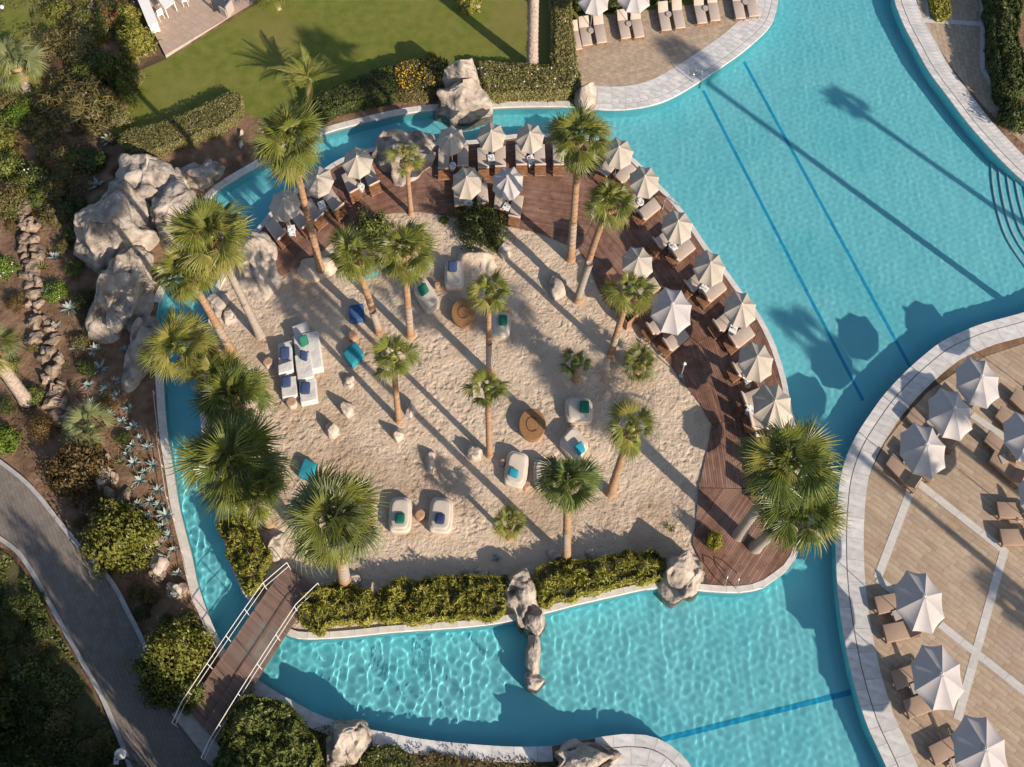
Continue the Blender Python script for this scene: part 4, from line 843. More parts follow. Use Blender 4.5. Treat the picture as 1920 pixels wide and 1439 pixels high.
palm((435, 662), (350, 510), 72, 'fan palm leaning over the waterfall, orange brown trunk', 34, m_fan, m_fany, dead=4, r0=.26)
palm((488, 630), (395, 442), 86, 'tallest western fan palm with long pale grey trunk', 40, m_fan, m_fany, dead=5, r0=.24, tm=m_trunkg)
palm((392, 735), (337, 652), 76, 'fan palm leaning across the west channel', 28, m_fan, m_fany, dead=2)
palm((470, 805), (436, 742), 84, 'upper fan palm of the thick cluster on the west bank', 36, m_fan, m_fand, dead=2)
palm((475, 935), (438, 868), 106, 'widest fan palm of the thick cluster on the west bank', 44, m_fan, m_fand, dead=3, lo=-45)
palm((505, 985), (476, 925), 68, 'lowest fan palm of the thick cluster on the west bank', 26, m_fan, m_fand, dead=2)
palm((440, 775), (405, 700), 58, 'small crowned fan palm tucked in at the top of the west cluster', 20, m_fan, m_fany, dead=1)
palm((52, 172), (26, 118), 60, 'pale fan palm on the bare lawn, upper left', 24, m_fanp, m_fan, dead=2, tm=m_trunks, tm2=None, r0=.28, r1=.28)
palm((50, 752), (-22, 650), 62, 'thick scaly trunked palm cut by the left edge', 26, m_fanp, m_fan, dead=3, tm=m_trunks, tm2=None, r0=.36, r1=.34)
palm((577, 198), (580, 150), 60, 'young feather leaved date palm at the edge of the lawn', 18, m_fany, m_fan, feather=True, dead=0, lo=5, hi=75, r0=.12, r1=.12, tm2=None, name='date_palm', skirt=False, sub=.75, h=1.3)
palm((172, 822), (168, 798), 54, 'low pale fan palm above the bronze shrub', 17, m_fanp, m_fanp, dead=2, lo=-5, hi=75, skirt=False, h=.5, tm2=None)
palm((955, 1010), (957, 978), 38, 'small fan palm left of the full crowned southern palm', 20, m_fan, m_fany, dead=3, skirt=False, lo=-40, tm2=None, r0=.15, r1=.13)
palm((1080, 712), (1079, 682), 36, 'lone low fan palm on the eastern sand', 9, m_fand, dead=0, skirt=False, lo=0, hi=70, h=1.3, tm2=None)
palm((1202, 705), (1200, 682), 40, 'low bushy palm at the deck edge with grey dry skirt', 26, m_fan, m_fanp, dead=8, skirt=False, lo=-25, h=1.2, tm2=None)
palm((771, 402), (762, 300), 42, 'young palm with few yellowing fronds in front of the deck boulder', 9, m_fany, m_fan, dead=5, r0=.16, r1=.12, tm2=None, hi=65, lo=-20)
palm((998, 130), (1004, -120), 70, 'very tall palm trunk rising out of the top edge beside the hedge', 30, r0=.36, r1=.28, tm=m_trunks, tm2=None)
palm((523, 17), (512, -20), 50, 'pale trunked palm at the top edge beside the patio', 16, r0=.16, r1=.14, tm=m_trunks, tm2=None)
# palms standing just outside the frame, whose shadows fall across the pool and the terraces
def palm_by_shadow(tip, hgt, az_extra, rpx, lab, z=-1.2):
    X, Y = G(*tip, z if z < 0 else 0); L = hgt/math.tan(SUN_EL)+(.9 if z < 0 else 0); bx, by = X+L*math.cos(SUN_AZ), Y+L*math.sin(SUN_AZ)
    zz = by*math.sin(TH)+HC*math.cos(TH); yy = by*math.cos(TH)-HC*math.sin(TH); bp = (CX+FPX*bx/zz, CY-FPX*yy/zz)
    zz = by*math.sin(TH)+(HC-hgt)*math.cos(TH); yy = by*math.cos(TH)-(HC-hgt)*math.sin(TH); cp = (CX+FPX*bx/zz, CY-FPX*yy/zz)
    print('shadow palm', lab, bp, cp)
    return palm(bp, cp, rpx, lab, 26, h=hgt, tm=m_trunks, tm2=None, r0=.24, r1=.18)
palm_by_shadow((1300, 118), 14.5, 0, 64, 'tall palm on the east terrace whose shadow crosses the basin', z=0)
palm_by_shadow((1590, 205), 12, 0, 44, 'tall palm beyond the steps whose shadow reaches the far basin')
palm_by_shadow((1522, 640), 14.2, 0, 80, 'palm on the east terrace casting a frond shadow beside the deck')
palm_by_shadow((1515, 800), 12.5, 0, 74, 'palm on the lower east terrace shading the parasols')
palm_by_shadow((1905, 1130), 7, 0, 60, 'shorter palm on the far east terrace', z=0)
# trees left of and below the frame that shade the grey path
for (x, y, r, h, lab) in [(60, 1610, 100, 11, 'large dark tree at the lower left corner'), (215, 1660, 74, 12, 'tall dark tree in the lower planting'), (335, 1690, 60, 13, 'tall tree on the low side of the path'), (60, 1490, 60, 4, 'round tree in the lower planting'), (-60, 1330, 70, 4.5, 'dark tree at the left of the shaded planting'), (492, 1612, 62, 12.5, 'very tall narrow tree below the bridge landing'), (110, 1620, 70, 9, 'tall tree beyond the lower planting')]:
    bush(x, y, r, lab, m_l2, 'tree', h, name='tree', cat='tree')
# ================================================================== PARASOLS
_um = {}
def umb_meshes(r, mat, slack, rot):
    k = (round(r, 2), mat.name, slack, round(rot, 2))
    if k in _um: return _um[k]
    H0, H1 = 2.4, 2.4+r*.42; out = []
    for i in range(8):
        a0, a1 = rot+i*math.pi/4, rot+(i+1)*math.pi/4; V = []; nr, ns = 7, 7
        for j in range(nr):
            t = .07+.93*j/(nr-1)
            for s in range(ns):
                u = s/(ns-1); x = ((1-u)*math.cos(a0)+u*math.cos(a1)); y = ((1-u)*math.sin(a0)+u*math.sin(a1)); bow = 4*u*(1-u)
                rr = r*t*(1-.045*bow*t); z = H1-(H1-H0)*t**1.06-.035*r*bow*t*(1+slack*2.2*math.sin(i*2.1)**2)+slack*.03*math.sin(u*9+i)*t
                V.append((x*rr, y*rr, z))
        F = [(j*ns+s, (j+1)*ns+s, (j+1)*ns+s+1, j*ns+s+1) for j in range(nr-1) for s in range(ns-1)]
        k0 = len(V); V += [(V[(nr-1)*ns+s][0]*1.0, V[(nr-1)*ns+s][1]*1.0, V[(nr-1)*ns+s][2]-.07) for s in range(ns)]
        F += [((nr-1)*ns+s, k0+s, k0+s+1, (nr-1)*ns+s+1) for s in range(ns-1)]
        out.append(mkmesh('canopy_panel', bake(V), F, mat, smooth=True))
    b = B()
    for i in range(8):
        a = rot+i*math.pi/4; b.tube([(0, 0, H1-.05), (r*.5*math.cos(a), r*.5*math.sin(a), H0+(H1-H0)*.52-.03), (r*.99*math.cos(a), r*.99*math.sin(a), H0-.02)], .012, 4)
    V, F = b.out(); ribs = mkmesh('rib', bake(V), F, m_teak)
    b = B().cyl((0, 0, 0), .022, H1-.02, 8); V, F = b.out(); pole = mkmesh('pole', bake(V), F, m_metal)
    b = B().cyl((0, 0, .0), .24, .07, 16, .22).cyl((0, 0, .07), .04, .3, 8); V, F = b.out(); base = mkmesh('base', bake(V), F, m_greyt)
    n = 8; V = [(0, 0, H1+.045)]+[(r*.13*math.cos(rot+i*math.pi/4), r*.13*math.sin(rot+i*math.pi/4), H1-.015) for i in range(8)]
    V, F = np.array(V), [(0, 1+i, 1+(i+1) % 8) for i in range(8)]; cap = mkmesh('vent_cap', bake(V), F, mat)
    b = B().cyl((0, 0, H1+.02), .035, .09, 8, .015)
    if mat is m_canw:
        for i in range(8): a = rot+i*math.pi/4; b.tube([(.02*math.cos(a), .02*math.sin(a), H1+.05), (.11*math.cos(a), .11*math.sin(a), H1+.07), (.13*math.cos(a), .13*math.sin(a), H1)], .012, 4)
    V, F = b.out(); fin = mkmesh('finial', bake(V), F, m_pvc)
    _um[k] = (out, ribs, pole, base, cap, fin); return _um[k]
UMB = {}
def parasol(key, px, py, wpx, label, mat=m_can, slack=0.0, rot=8, group=None, base=True):
    h = 2.4*SZ; r = round(wpx/2*mpp(px, py)*(HC-h)/HC/SX/.975*20)/20; x, y = G(px, py, h)
    pn, ribs, pole, bs, cap, fin = umb_meshes(r, mat, slack, R(rot)); t = thing('parasol', label, 'parasol', (x, y, .0 if not base else .03), group)
    t.rotation_euler = (R(rnd.uniform(-1.8, 1.8)), R(rnd.uniform(-1.8, 1.8)), 0)
    for m in pn: mk('canopy_panel', m, None, None, t)
    mk('rib', ribs, None, None, t); mk('pole', pole, None, None, t); mk('base', bs, None, None, t); c = mk('vent_cap', cap, None, None, t); mk('finial', fin, None, None, c)
    UMB[key] = (x, y); return t
ord_ = ['first', 'second', 'third', 'fourth', 'fifth', 'sixth', 'seventh', 'eighth', 'ninth', 'tenth', 'eleventh', 'twelfth']
gN, gE, gT = 'cream parasols along the timber deck', 'cream parasols along the timber deck', 'pale grey parasols on the east terrace'
for i, (x, y, w_, lab) in enumerate([(533, 387, 58, 'cream parasol at the west end of the timber deck, beside the tall leaning palm'), (599, 341, 56, 'cream parasol just right of the leaning palm trunk on the deck'), (668, 305, 57, 'cream parasol left of the big boulder in the deck'),
    (845, 264, 54, 'cream parasol directly right of the big boulder in the deck'), (922, 258, 55, 'cream parasol straight below the tall diving rock'), (996, 258, 54, 'cream parasol left of the tall straight palm crown'),
    (1158, 289, 58, 'cream parasol half hidden behind the tall straight palm crown'), (1210, 342, 57, 'cream parasol touching the leaning palm crown on the deck'), (1270, 425, 60, 'cream parasol beside the north pool ladder'), (1330, 503, 62, 'cream parasol next below the one beside the pool ladder'),
    (1387, 580, 62, 'cream parasol right of the large pale parasol on the deck'), (1419, 679, 66, 'smooth cream parasol just above the rumpled one near the twin palms')]):
    parasol('d%d' % i, x, y, w_, lab, group=gN, slack=[.1, .25, .0, .35, .15, .3, .2, .1, .4, .2, .3, .15][i], rot=[8, 3, 12, 0, 6, 10, 5, 15, 9, 2, 13, 7][i])
parasol('e0', 1446, 764, 76, 'rumpled white parasol above the crown of the twin palms', slack=.9, rot=20, group=gN)
parasol('e1', 1484, 892, 72, 'cream parasol almost hidden under the upper twin palm', rot=4, group=gN)
parasol('i0', 877, 342, 58, 'inner row cream parasol above the dark green bush', group=gN, rot=18)
parasol('i1', 952, 345, 62, 'inner row white parasol with sagging canvas, above the dense bush', m_canw, slack=1.0, rot=22, group=gN)
parasol('i2', 1195, 496, 61, 'cream parasol over the wooden bar, behind the sparse palm', rot=20, group=gN)
parasol('i3', 1260, 583, 79, 'largest pale grey parasol standing on the island deck', m_canw, rot=12, group=gN)
parasol('t0', 1835, 717, 82, 'uppermost pale grey parasol of the east terrace', m_canw, rot=10, group=gT)
parasol('t1', 1781, 777, 82, 'pale grey parasol below left of the uppermost one on the east terrace', m_canw, rot=12, group=gT)
parasol('t2', 1731, 847, 86, 'pale grey parasol nearest the curved marble rim on the east terrace', m_canw, rot=8, group=gT)
parasol('t3', 1924, 824, 84, 'pale grey parasol cut in half by the right edge of the photo', m_canw, rot=10, group=gT)
parasol('t8', 1968, 690, 82, 'pale grey parasol just beyond the right edge, its shadow on the water', m_canw, rot=10, group=gT)
parasol('t4', 1950, 935, 84, 'pale grey parasol of which only a sliver shows at the right edge', m_canw, rot=14, group=gT)
parasol('t5', 1721, 1131, 92, 'pale grey parasol crossed by a palm shadow, above two loungers', m_canw, rot=16, group=gT)
parasol('t6', 1760, 1269, 96, 'pale grey parasol between the shadow crossed one and the lowest one', m_canw, rot=22, group=gT)
parasol('t7', 1838, 1407, 104, 'lowest pale grey parasol, cut by the bottom edge', m_canw, rot=18, group=gT)
parasol('n0', 1111, 2, 60, 'pale grey parasol on the north terrace, left of its neighbour', m_canw, rot=12, group='pale grey parasols on the north terrace')
parasol('n1', 1187, -6, 64, 'pale grey parasol on the north terrace, right of its neighbour', m_canw, rot=16, group='pale grey parasols on the north terrace')
# ================================================================== LOUNGERS
_lg = {}
def lounger_meshes(ang, kind, tilt):
    k = (round(ang, 3), kind, tilt)
    if k in _lg: return _lg[k]
    out = []; W_ = .80; cm = {'deck': m_mat, 'terr': m_matd, 'north': m_mat}[kind]; z0 = .27; hinge = .42; bl = .68
    b = B(); 
    for s in (-1, 1): b.box((0.0, s*(W_/2-.02), z0-.05), (2.06, .045, .09))
    for xx in (-1.0, .42, 1.0): b.box((xx, 0, z0-.05), (.06, W_-.05, .07))
    out.append(('frame', bake(b.out()[0], ang), b.out()[1], m_teak, False))
    b = B()
    for i in range(5): b.box((.50+i*.10, 0, z0-.01), (.07, W_-.08, .02))
    for i in range(11): b.box((-.95+i*.12, 0, z0-.012), (.08, W_-.08, .02))
    out.append(('slat', bake(b.out()[0], ang), b.out()[1], m_teak, False))
    for sx in (-1, 1):
        for sy in (-1, 1): b = B().box((sx*.9, sy*(W_/2-.035), (z0-.09)/2), (.07, .05, z0-.09)); out.append(('leg', bake(b.out()[0], ang), b.out()[1], m_teak, False))
    V, F = rbox(1.46, W_+.01, .10, .035); V = V+np.array([-.31, 0, z0+.01]); V[:, 2] += .006*np.sin(V[:, 0]*9); out.append(('seat_cushion', bake(V, ang), F, cm, True))
    V, F = rbox(bl, W_+.01, .10, .035); V = V+np.array([bl/2, 0, .0]); c, s = math.cos(tilt), math.sin(tilt); V = np.c_[V[:, 0]*c-V[:, 2]*s, V[:, 1], V[:, 0]*s+V[:, 2]*c]+np.array([hinge, 0, z0+.02]); out.append(('back_cushion', bake(V, ang), F, cm, True))
    b = B().box((bl/2, 0, -.02), (bl, W_-.06, .03)); V, F = b.out(); V = np.c_[V[:, 0]*c-V[:, 2]*s, V[:, 1], V[:, 0]*s+V[:, 2]*c]+np.array([hinge, 0, z0+.01]); out.append(('back_frame', bake(V, ang), F, m_teak, False))
    _lg[k] = [(n, mkmesh(n, V, F, m, smooth=sm)) for n, V, F, m, sm in out]; return _lg[k]
def lounger(px, py, foot, head, kind, label, group=None, z=.1, tilt=55):
    """px,py: middle of the lounger in the photo; foot, head: two photo points giving its heading"""
    ang = round(along(foot, head)/R(2))*R(2); x, y = G(px, py, .35+z); t = thing('sun_lounger', label, 'sun lounger', (x, y, z), group)
    for n, me in lounger_meshes(ang, kind, R(tilt)): mk(n, me, None, None, t)
    return t
gl = 'taupe sun loungers on the timber deck'
for (x, y, d, lab) in [(521, 437, (62, 82), 'taupe lounger at the far west end of the deck, left of the white table'), (566, 416, (62, 82), 'taupe lounger between the white table and the leaning palm trunk'), (590, 402, (45, 60), 'taupe lounger just right of the leaning palm trunk'), (628, 383, (40, 60), 'taupe lounger right of the table under the second west parasol'),
    (660, 350, (20, 50), 'taupe lounger left under the parasol next to the deck boulder'), (697, 337, (20, 50), 'taupe lounger right under the parasol next to the deck boulder'), (832, 307, (0, 50), 'taupe lounger left under the parasol right of the boulder'), (868, 302, (0, 50), 'taupe lounger right under the parasol right of the boulder'),
    (906, 306, (2, 50), 'taupe lounger left under the parasol below the diving rock'), (938, 303, (2, 50), 'taupe lounger right under the parasol below the diving rock'), (977, 300, (2, 50), 'taupe lounger left under the parasol beside the tall palm crown'), (1012, 300, (2, 50), 'taupe lounger right under the parasol beside the tall palm crown'), (1047, 300, (2, 50), 'taupe lounger showing below the tall palm crown'),
    (862, 375, (4, 50), 'inner row lounger left of the white table above the bush'), (905, 372, (4, 50), 'inner row lounger behind the dense dark green bush'), (937, 382, (-6, 50), 'inner row lounger left under the sagging white parasol'), (967, 396, (-8, 50), 'inner row lounger right under the sagging white parasol'),
    (1137, 318, (-30, 40), 'lounger hidden under the tall palm crown'), (1168, 330, (-34, 40), 'lounger showing between two palm crowns on the deck'), (1180, 388, (-45, 40), 'lounger hidden beside the leaning palm crown'), (1212, 398, (-52, 42), 'lounger on the deck just left of the pool ladder'),
    (1243, 452, (-52, 44), 'lounger whose raised back shows left under the ladder parasol'), (1276, 474, (-54, 44), 'lounger lying right of the table under the ladder parasol'), (1302, 532, (-50, 44), 'lounger left under the parasol next below the ladder parasol'), (1334, 550, (-54, 44), 'lounger right under the parasol next below the ladder parasol'),
    (1356, 606, (-48, 40), 'lounger back showing left under the parasol beside the large pale one'), (1386, 636, (-54, 42), 'lounger lying below the parasol right of the large pale one'), (1232, 612, (-50, 40), 'lounger back showing left under the largest deck parasol'), (1263, 641, (-54, 44), 'lounger lying below the largest deck parasol'),
    (1210, 548, (-54, 44), 'lounger behind the sparse palm near the wooden bar'), (1393, 690, (-50, 30), 'lounger left under the smooth cream parasol near the twin palms'), (1410, 748, (-52, 20), 'lounger above the rumpled white parasol'), (1424, 790, (-52, 12), 'lounger left under the rumpled white parasol'), (1436, 830, (-52, 4), 'lounger below the rumpled white parasol'),
    (1440, 878, (-52, -4), 'lounger beneath the upper twin palm crown'), (1440, 925, (-52, -10), 'lounger under the fronds of the lower twin palm')]:
    lounger(x, y, (x, y), (x+d[0], y+d[1]), 'deck', lab, gl)
gn = 'taupe sun loungers on the north terrace'
for (x, y, lab) in [(1077, 70, 'lounger at the left end of the north terrace row'), (1097, 62, 'second lounger from the left in the north terrace row, left of the round table'), (1124, 57, 'third lounger from the left in the north terrace row'), (1169, 49, 'fourth lounger from the left in the north terrace row'), (1194, 47, 'fifth lounger from the left in the north terrace row'),
    (1245, 34, 'sixth lounger from the left in the north terrace row'), (1271, 30, 'seventh lounger from the left in the north terrace row'), (1312, 21, 'eighth lounger from the left in the north terrace row'), (1337, 16, 'ninth lounger from the left in the north terrace row'), (1384, 12, 'tenth lounger from the left in the north terrace row'), (1409, 8, 'lounger at the right end of the north terrace row')]:
    lounger(x, y, (x+8, y+30), (x-4, y-30), 'north', lab, gn, .02, 32)
gt = 'brown taupe sun loungers on the east terrace'
for (x, y, d, lab) in [(1693, 888, (50, 52), 'brown taupe lounger lying free below left of the parasol nearest the rim'), (1722, 868, (50, 52), 'brown taupe lounger half under the parasol nearest the rim'), (1730, 800, (50, 52), 'lounger end between two parasols near the marble rim'), (1762, 815, (50, 52), 'lounger under the parasol below the uppermost one'),
    (1790, 752, (50, 48), 'lounger left under the uppermost terrace parasol'), (1898, 798, (50, 48), 'lounger in front of the half cut parasol at the right edge'), (1925, 765, (50, 48), 'lounger above the half cut parasol at the right edge'), (1878, 842, (58, 52), 'short looking lounger left of the half cut parasol'), (1888, 880, (58, 50), 'long brown lounger below the half cut parasol'),
    (1902, 958, (60, 2), 'upper lounger of the pair at the right edge near the palm shadow'), (1908, 1008, (60, 0), 'lower lounger of the pair at the right edge near the palm shadow'), (1674, 1130, (60, -12), 'upper lounger under the shadow crossed parasol'), (1690, 1183, (60, -12), 'lower lounger under the shadow crossed parasol'),
    (1706, 1266, (60, -22), 'upper lounger under the middle lower parasol'), (1730, 1320, (60, -22), 'lower lounger under the middle lower parasol'), (1777, 1403, (60, -30), 'lounger left of the lowest terrace parasol')]:
    lounger(x, y, (x, y), (x+d[0], y+d[1]), 'terr', lab, gt, .02, 38)
# ---- side tables
def side_table(x, y, label, mat=m_wtable, s=.5, h=.45, z=.1, round_=False, items=False, group=None, ang=0.2):
    t = thing('side_table', label, 'side table', (x, y, z), group); b = B()
    if round_: b.cyl((0, 0, h-.04), s/2, .04, 20); V, F = b.out()
    else: V, F = rbox(s, s, .04, .012); V = V+np.array([0, 0, h-.04])
    mk('table_top', bake(V, ang), F, mat, t)
    if round_: V, F = B().cyl((0, 0, 0), .04, h-.04, 10).out(); mk('leg', bake(V, ang), F, mat, t)
    else:
        for sx in (-1, 1):
            for sy in (-1, 1): V, F = B().box((sx*s*.42, sy*s*.42, (h-.04)/2), (.035, .035, h-.04)).out(); mk('leg', bake(V, ang), F, mat, t)
        V, F = rbox(s*.9, s*.9, .02, .006); mk('shelf', bake(V+np.array([0, 0, .14]), ang), F, mat, t)
    return t
def on_table(x, y, z, i, lab):
    a = tag(mk('ashtray', *B().cyl((0, 0, 0), .055, .03, 12, .06).out(), m_steel if i % 2 else m_pvc, None, (x-.08, y+.05, z)), None, 'ashtray')
    a['label'] = 'ashtray on the '+lab; a['group'] = 'ashtrays on the deck side tables'
    c = tag(mk('menu_card', *B().box((0, 0, .004), (.12, .16, .008), .4).out(), m_band, None, (x+.09, y-.06, z)), None, 'menu card'); c['label'] = 'menu card on the '+lab; c['group'] = 'menu cards on the deck side tables'
tabs = [(546, 430, 'white table between the two west end loungers'), (603, 384, 'white table between loungers right of the leaning palm'), (677, 350, 'round white table between loungers left of the boulder'), (849, 311, 'round white table between loungers right of the boulder'), (921, 297, 'white table between loungers below the diving rock'), (995, 298, 'white table between loungers by the tall palm crown'),
    (878, 380, 'white table behind the dense green bush'), (950, 388, 'white table under the sagging white parasol'), (1201, 379, 'round white table between loungers left of the ladder'), (1262, 462, 'white table between loungers under the ladder parasol'), (1320, 541, 'white table under the parasol next below the ladder parasol'), (1375, 617, 'white table under the parasol beside the large pale one'),
    (1185, 535, 'small white table under the parasol by the bar'), (1403, 706, 'white table under the smooth cream parasol'), (1408, 770, 'white table beside the rumpled white parasol')]
for i, (x, y, lab) in enumerate(tabs):
    rd = 'round' in lab; gx, gy = G(x, y, .6); side_table(gx, gy, lab, group='white side tables on the timber deck', round_=rd, s=.5, ang=.15+.3*(i % 4)); on_table(gx, gy, .1+.45*SZ, i, lab)
for i, (x, y) in enumerate([(1108, 58), (1179, 45), (1254, 27), (1323, 16), (1397, 4)]):
    gx, gy = G(x, y, .5); side_table(gx, gy, '%s small round grey table from the left in the north terrace row' % ord_[i], m_greyt, .42, .45, .02, True, group='round grey tables on the north terrace')
for i, (x, y, lab) in enumerate([(1704, 866, 'grey table between loungers under the parasol nearest the rim'), (1746, 795, 'grey table under the parasol below the uppermost one'), (1882, 860, 'grey table between loungers beside the half cut parasol'), (1682, 1153, 'grey table between loungers under the shadow crossed parasol'), (1716, 1290, 'grey table between loungers under the middle lower parasol'), (1792, 1432, 'grey table under the lowest parasol')]):
    gx, gy = G(x, y, .5); side_table(gx, gy, lab, m_greyt, .45, .42, .02, group='grey side tables on the east terrace', ang=.3)
# ================================================================== SAND FURNITURE
def cushion(px, py, z, wpx, rz, mat, label, tilt=.25, asp=1.0):
    s = wpx*mpp(px, py)/SX; V, F = superell(s/2, s/2*asp, .075, .35, .75, 20, 8); V = np.array(V); c, q = math.cos(tilt), math.sin(tilt)
    V = np.c_[V[:, 0], V[:, 1]*c-V[:, 2]*q, V[:, 1]*q+V[:, 2]*c]; x, y = G(px, py, z); return tag(mk('cushion', bake(V, rz), F, mat, None, (x, y, z+.06), True), label, 'cushion')
def daybed(px, py, wpx, hpx, rz, label, H=.5, backend=1):
    a = wpx/2*mpp(px, py)/SX; b_ = hpx/2*mpp(px, py)*1.08/SY; x, y = G(px, py, .25); t = thing('daybed', label, 'daybed', (x, y, 0))
    V, F = superell(a, b_, H/2, .45, .38, 40, 16); V = np.array(V); V[:, 2] += H/2-.03; V[:, 2] *= 1+.28*np.clip(V[:, 1]*backend/b_, 0, 1)**2
    V += .018*np.sin(V[:, [1, 2, 0]]*9); mk('padded_body', bake(V, rz), F, m_bean, t, smooth=True)
    V, F = superell(a*.80, b_*.84, .06, .5, .5, 36, 8); V = np.array(V); V[:, 2] += H-.035+.12*np.clip(V[:, 1]*backend/b_, 0, 1)**2; mk('top_pad', bake(V, rz), F, m_bean, t, smooth=True)
    sg = lambda v, e: math.copysign(abs(v)**e, v); V, F = B().tube([(a*1.005*sg(math.cos(q_), .45), b_*1.005*sg(math.sin(q_), .45), H*.5-.03) for q_ in np.linspace(0, 2*math.pi, 41)], .014, 4, False).out(); mk('piping', bake(V, rz), F, m_mat, t); return t
daybed(852, 519, 36, 56, 0, 'cream daybed with navy cushion at its upper end'); cushion(849, 501, .72, 17, 0, m_blue, 'navy cushion at the upper end of a cream daybed')
daybed(800, 558, 33, 66, .62, 'cream daybed under the broad palm crown, turned diagonally'); cushion(794, 544, .72, 17, .6, m_green, 'green cushion on the diagonally turned daybed')
daybed(938, 612, 38, 50, -.1, 'cream daybed behind the slender palm beside the shaded wicker table'); cushion(943, 602, .72, 16, 0, m_green, 'green cushion on the daybed behind the slender palm')
daybed(1085, 772, 51, 48, 0, 'wide square cream daybed with green cushion on shaded sand'); cushion(1096, 764, .72, 18, 0, m_green, 'green cushion on the wide square daybed')
daybed(1076, 835, 42, 56, .75, 'cream daybed partly hidden above the full crowned southern palm'); cushion(1087, 842, .72, 17, .5, m_tealc, 'bright teal cushion on the daybed above the southern palm')
daybed(968, 883, 42, 66, -.2, 'cream daybed with teal cushion beside the wicker lidded table'); cushion(963, 888, .66, 18, -.3, m_tealc, 'bright teal cushion on the daybed near the wicker lidded table', asp=.7)
daybed(1018, 892, 34, 56, 0, 'cream daybed mostly hidden under the southern palm crown')
daybed(751, 968, 42, 66, 0, 'left one of two cream daybeds side by side below the sand centre', backend=-1); cushion(750, 973, .68, 18, 0, m_green, 'green cushion on the left one of the paired daybeds', -.25)
daybed(827, 969, 44, 66, -.08, 'right one of two cream daybeds side by side below the sand centre', backend=-1); cushion(825, 974, .68, 18, -.1, m_blue, 'navy cushion on the right one of the paired daybeds', -.25)
def wicker(px, py, wpx, label):
    r = wpx/2*mpp(px, py)/SX; x, y = G(px, py, .4); t = thing('wicker_table', label, 'low table', (x, y, 0)); b = B()
    V, F = B().cyl((0, 0, .0), r*.86, .42, 32, r*.95).out(); mk('drum', bake(V), F, m_wick, t)
    pr = [(r, .40), (r*1.0, .455), (r*.96, .475), (r*.50, .485), (r*.48, .475), (r*.20, .478), (.0, .478)]; n = 36; V = []
    for (rr, z) in pr: V += [(rr*math.cos(i*2*math.pi/n), rr*math.sin(i*2*math.pi/n), z) for i in range(n)]
    F = [(j*n+i, j*n+(i+1) % n, (j+1)*n+(i+1) % n, (j+1)*n+i) for j in range(len(pr)-1) for i in range(n)]; mk('lid', bake(V), F, m_wick, t)
    b = B(); pts = [(r*.44*math.cos(a), r*.44*math.sin(a), .49) for a in np.linspace(.8, 5.4, 20)]; b.tube(pts, .018, 5); mk('handle_ring', bake(b.out()[0]), b.out()[1], m_shadegrey, t); return t
wicker(998, 798, 50, 'round brown wicker lidded table in full sun left of the square daybed'); wicker(869, 588, 45, 'round brown wicker lidded table in palm shade under the navy cushion daybed')
def pouf(px, py, wpx, rz, mat, label, h=.42):
    s = wpx/2*mpp(px, py)/SX; x, y = G(px, py, .3); V, F = superell(s, s, h/2, .22, .35, 32, 12); V = np.array(V); V[:, 2] += h/2
    t = thing('pouf', label, 'pouf', (x, y, 0)); mk('padded_body', bake(V, rz), F, mat, t, smooth=True)
    z = h*.5; pts = [(s*1.0*math.copysign(abs(math.cos(a))**.22, math.cos(a)), s*1.0*math.copysign(abs(math.sin(a))**.22, math.sin(a)), z) for a in np.linspace(0, 2*math.pi, 33)]
    V, F = B().tube(pts, .012, 4, False).out(); mk('piping', bake(V, rz), F, mat, t)
pouf(669, 588, 27, .15, m_navyp, 'navy blue square pouf crossed by a trunk shadow'); pouf(663, 665, 30, .75, m_teal, 'teal square pouf turned cornerwise beside the tree stump stool'); pouf(694, 503, 27, .3, m_teal, 'teal pouf partly under the crown of the left leaning palm'); pouf(577, 882, 29, -.35, m_teal, 'teal pouf at the tip of the largest palm crown')
def stump(px, py, wpx, label, h=.42, mat=m_stump):
    r = wpx/2*mpp(px, py); x, y = G(px, py, .3); V, F = B().cyl((0, 0, -.05), r*1.05, h, 14, r*.95).out(); V = V*np.array([1, 1.05, 1.1]); V += .02*np.sin(V[:, [1, 0, 2]]*17)
    t = thing('stump_stool', label, 'stool', (x, y, 0)); mk('log', V, F, mat, t); V, F = B().cyl((0, 0, h*1.1-.055), r*.9, .03, 14, r*.82).out(); mk('cut_top', V, F, m_stump, t)
for a in [(661, 629, 18, 'sunlit tree stump stool above the cornerwise teal pouf'), (503, 680, 18, 'tree stump stool left of the white sofa group'), (547, 755, 20, 'stump stool at the lower end of the white sofa group'), (788, 966, 19, 'ridged stump stool between the paired daybeds'), (820, 535, 10, 'small stump stool between two daybeds under the broad palm'),
    (943, 867, 10, 'small white stool left of the daybed with teal cushion'), (987, 911, 14, 'stump stool right of the daybed with teal cushion'), (948, 577, 12, 'shaded stump stool above the daybed behind the slender palm'), (1072, 803, 12, 'stump stool between the square daybed and the diagonal one')]:
    stump(a[0], a[1], a[2], a[3], mat=m_rockl if 'white' in a[3] else m_stump)
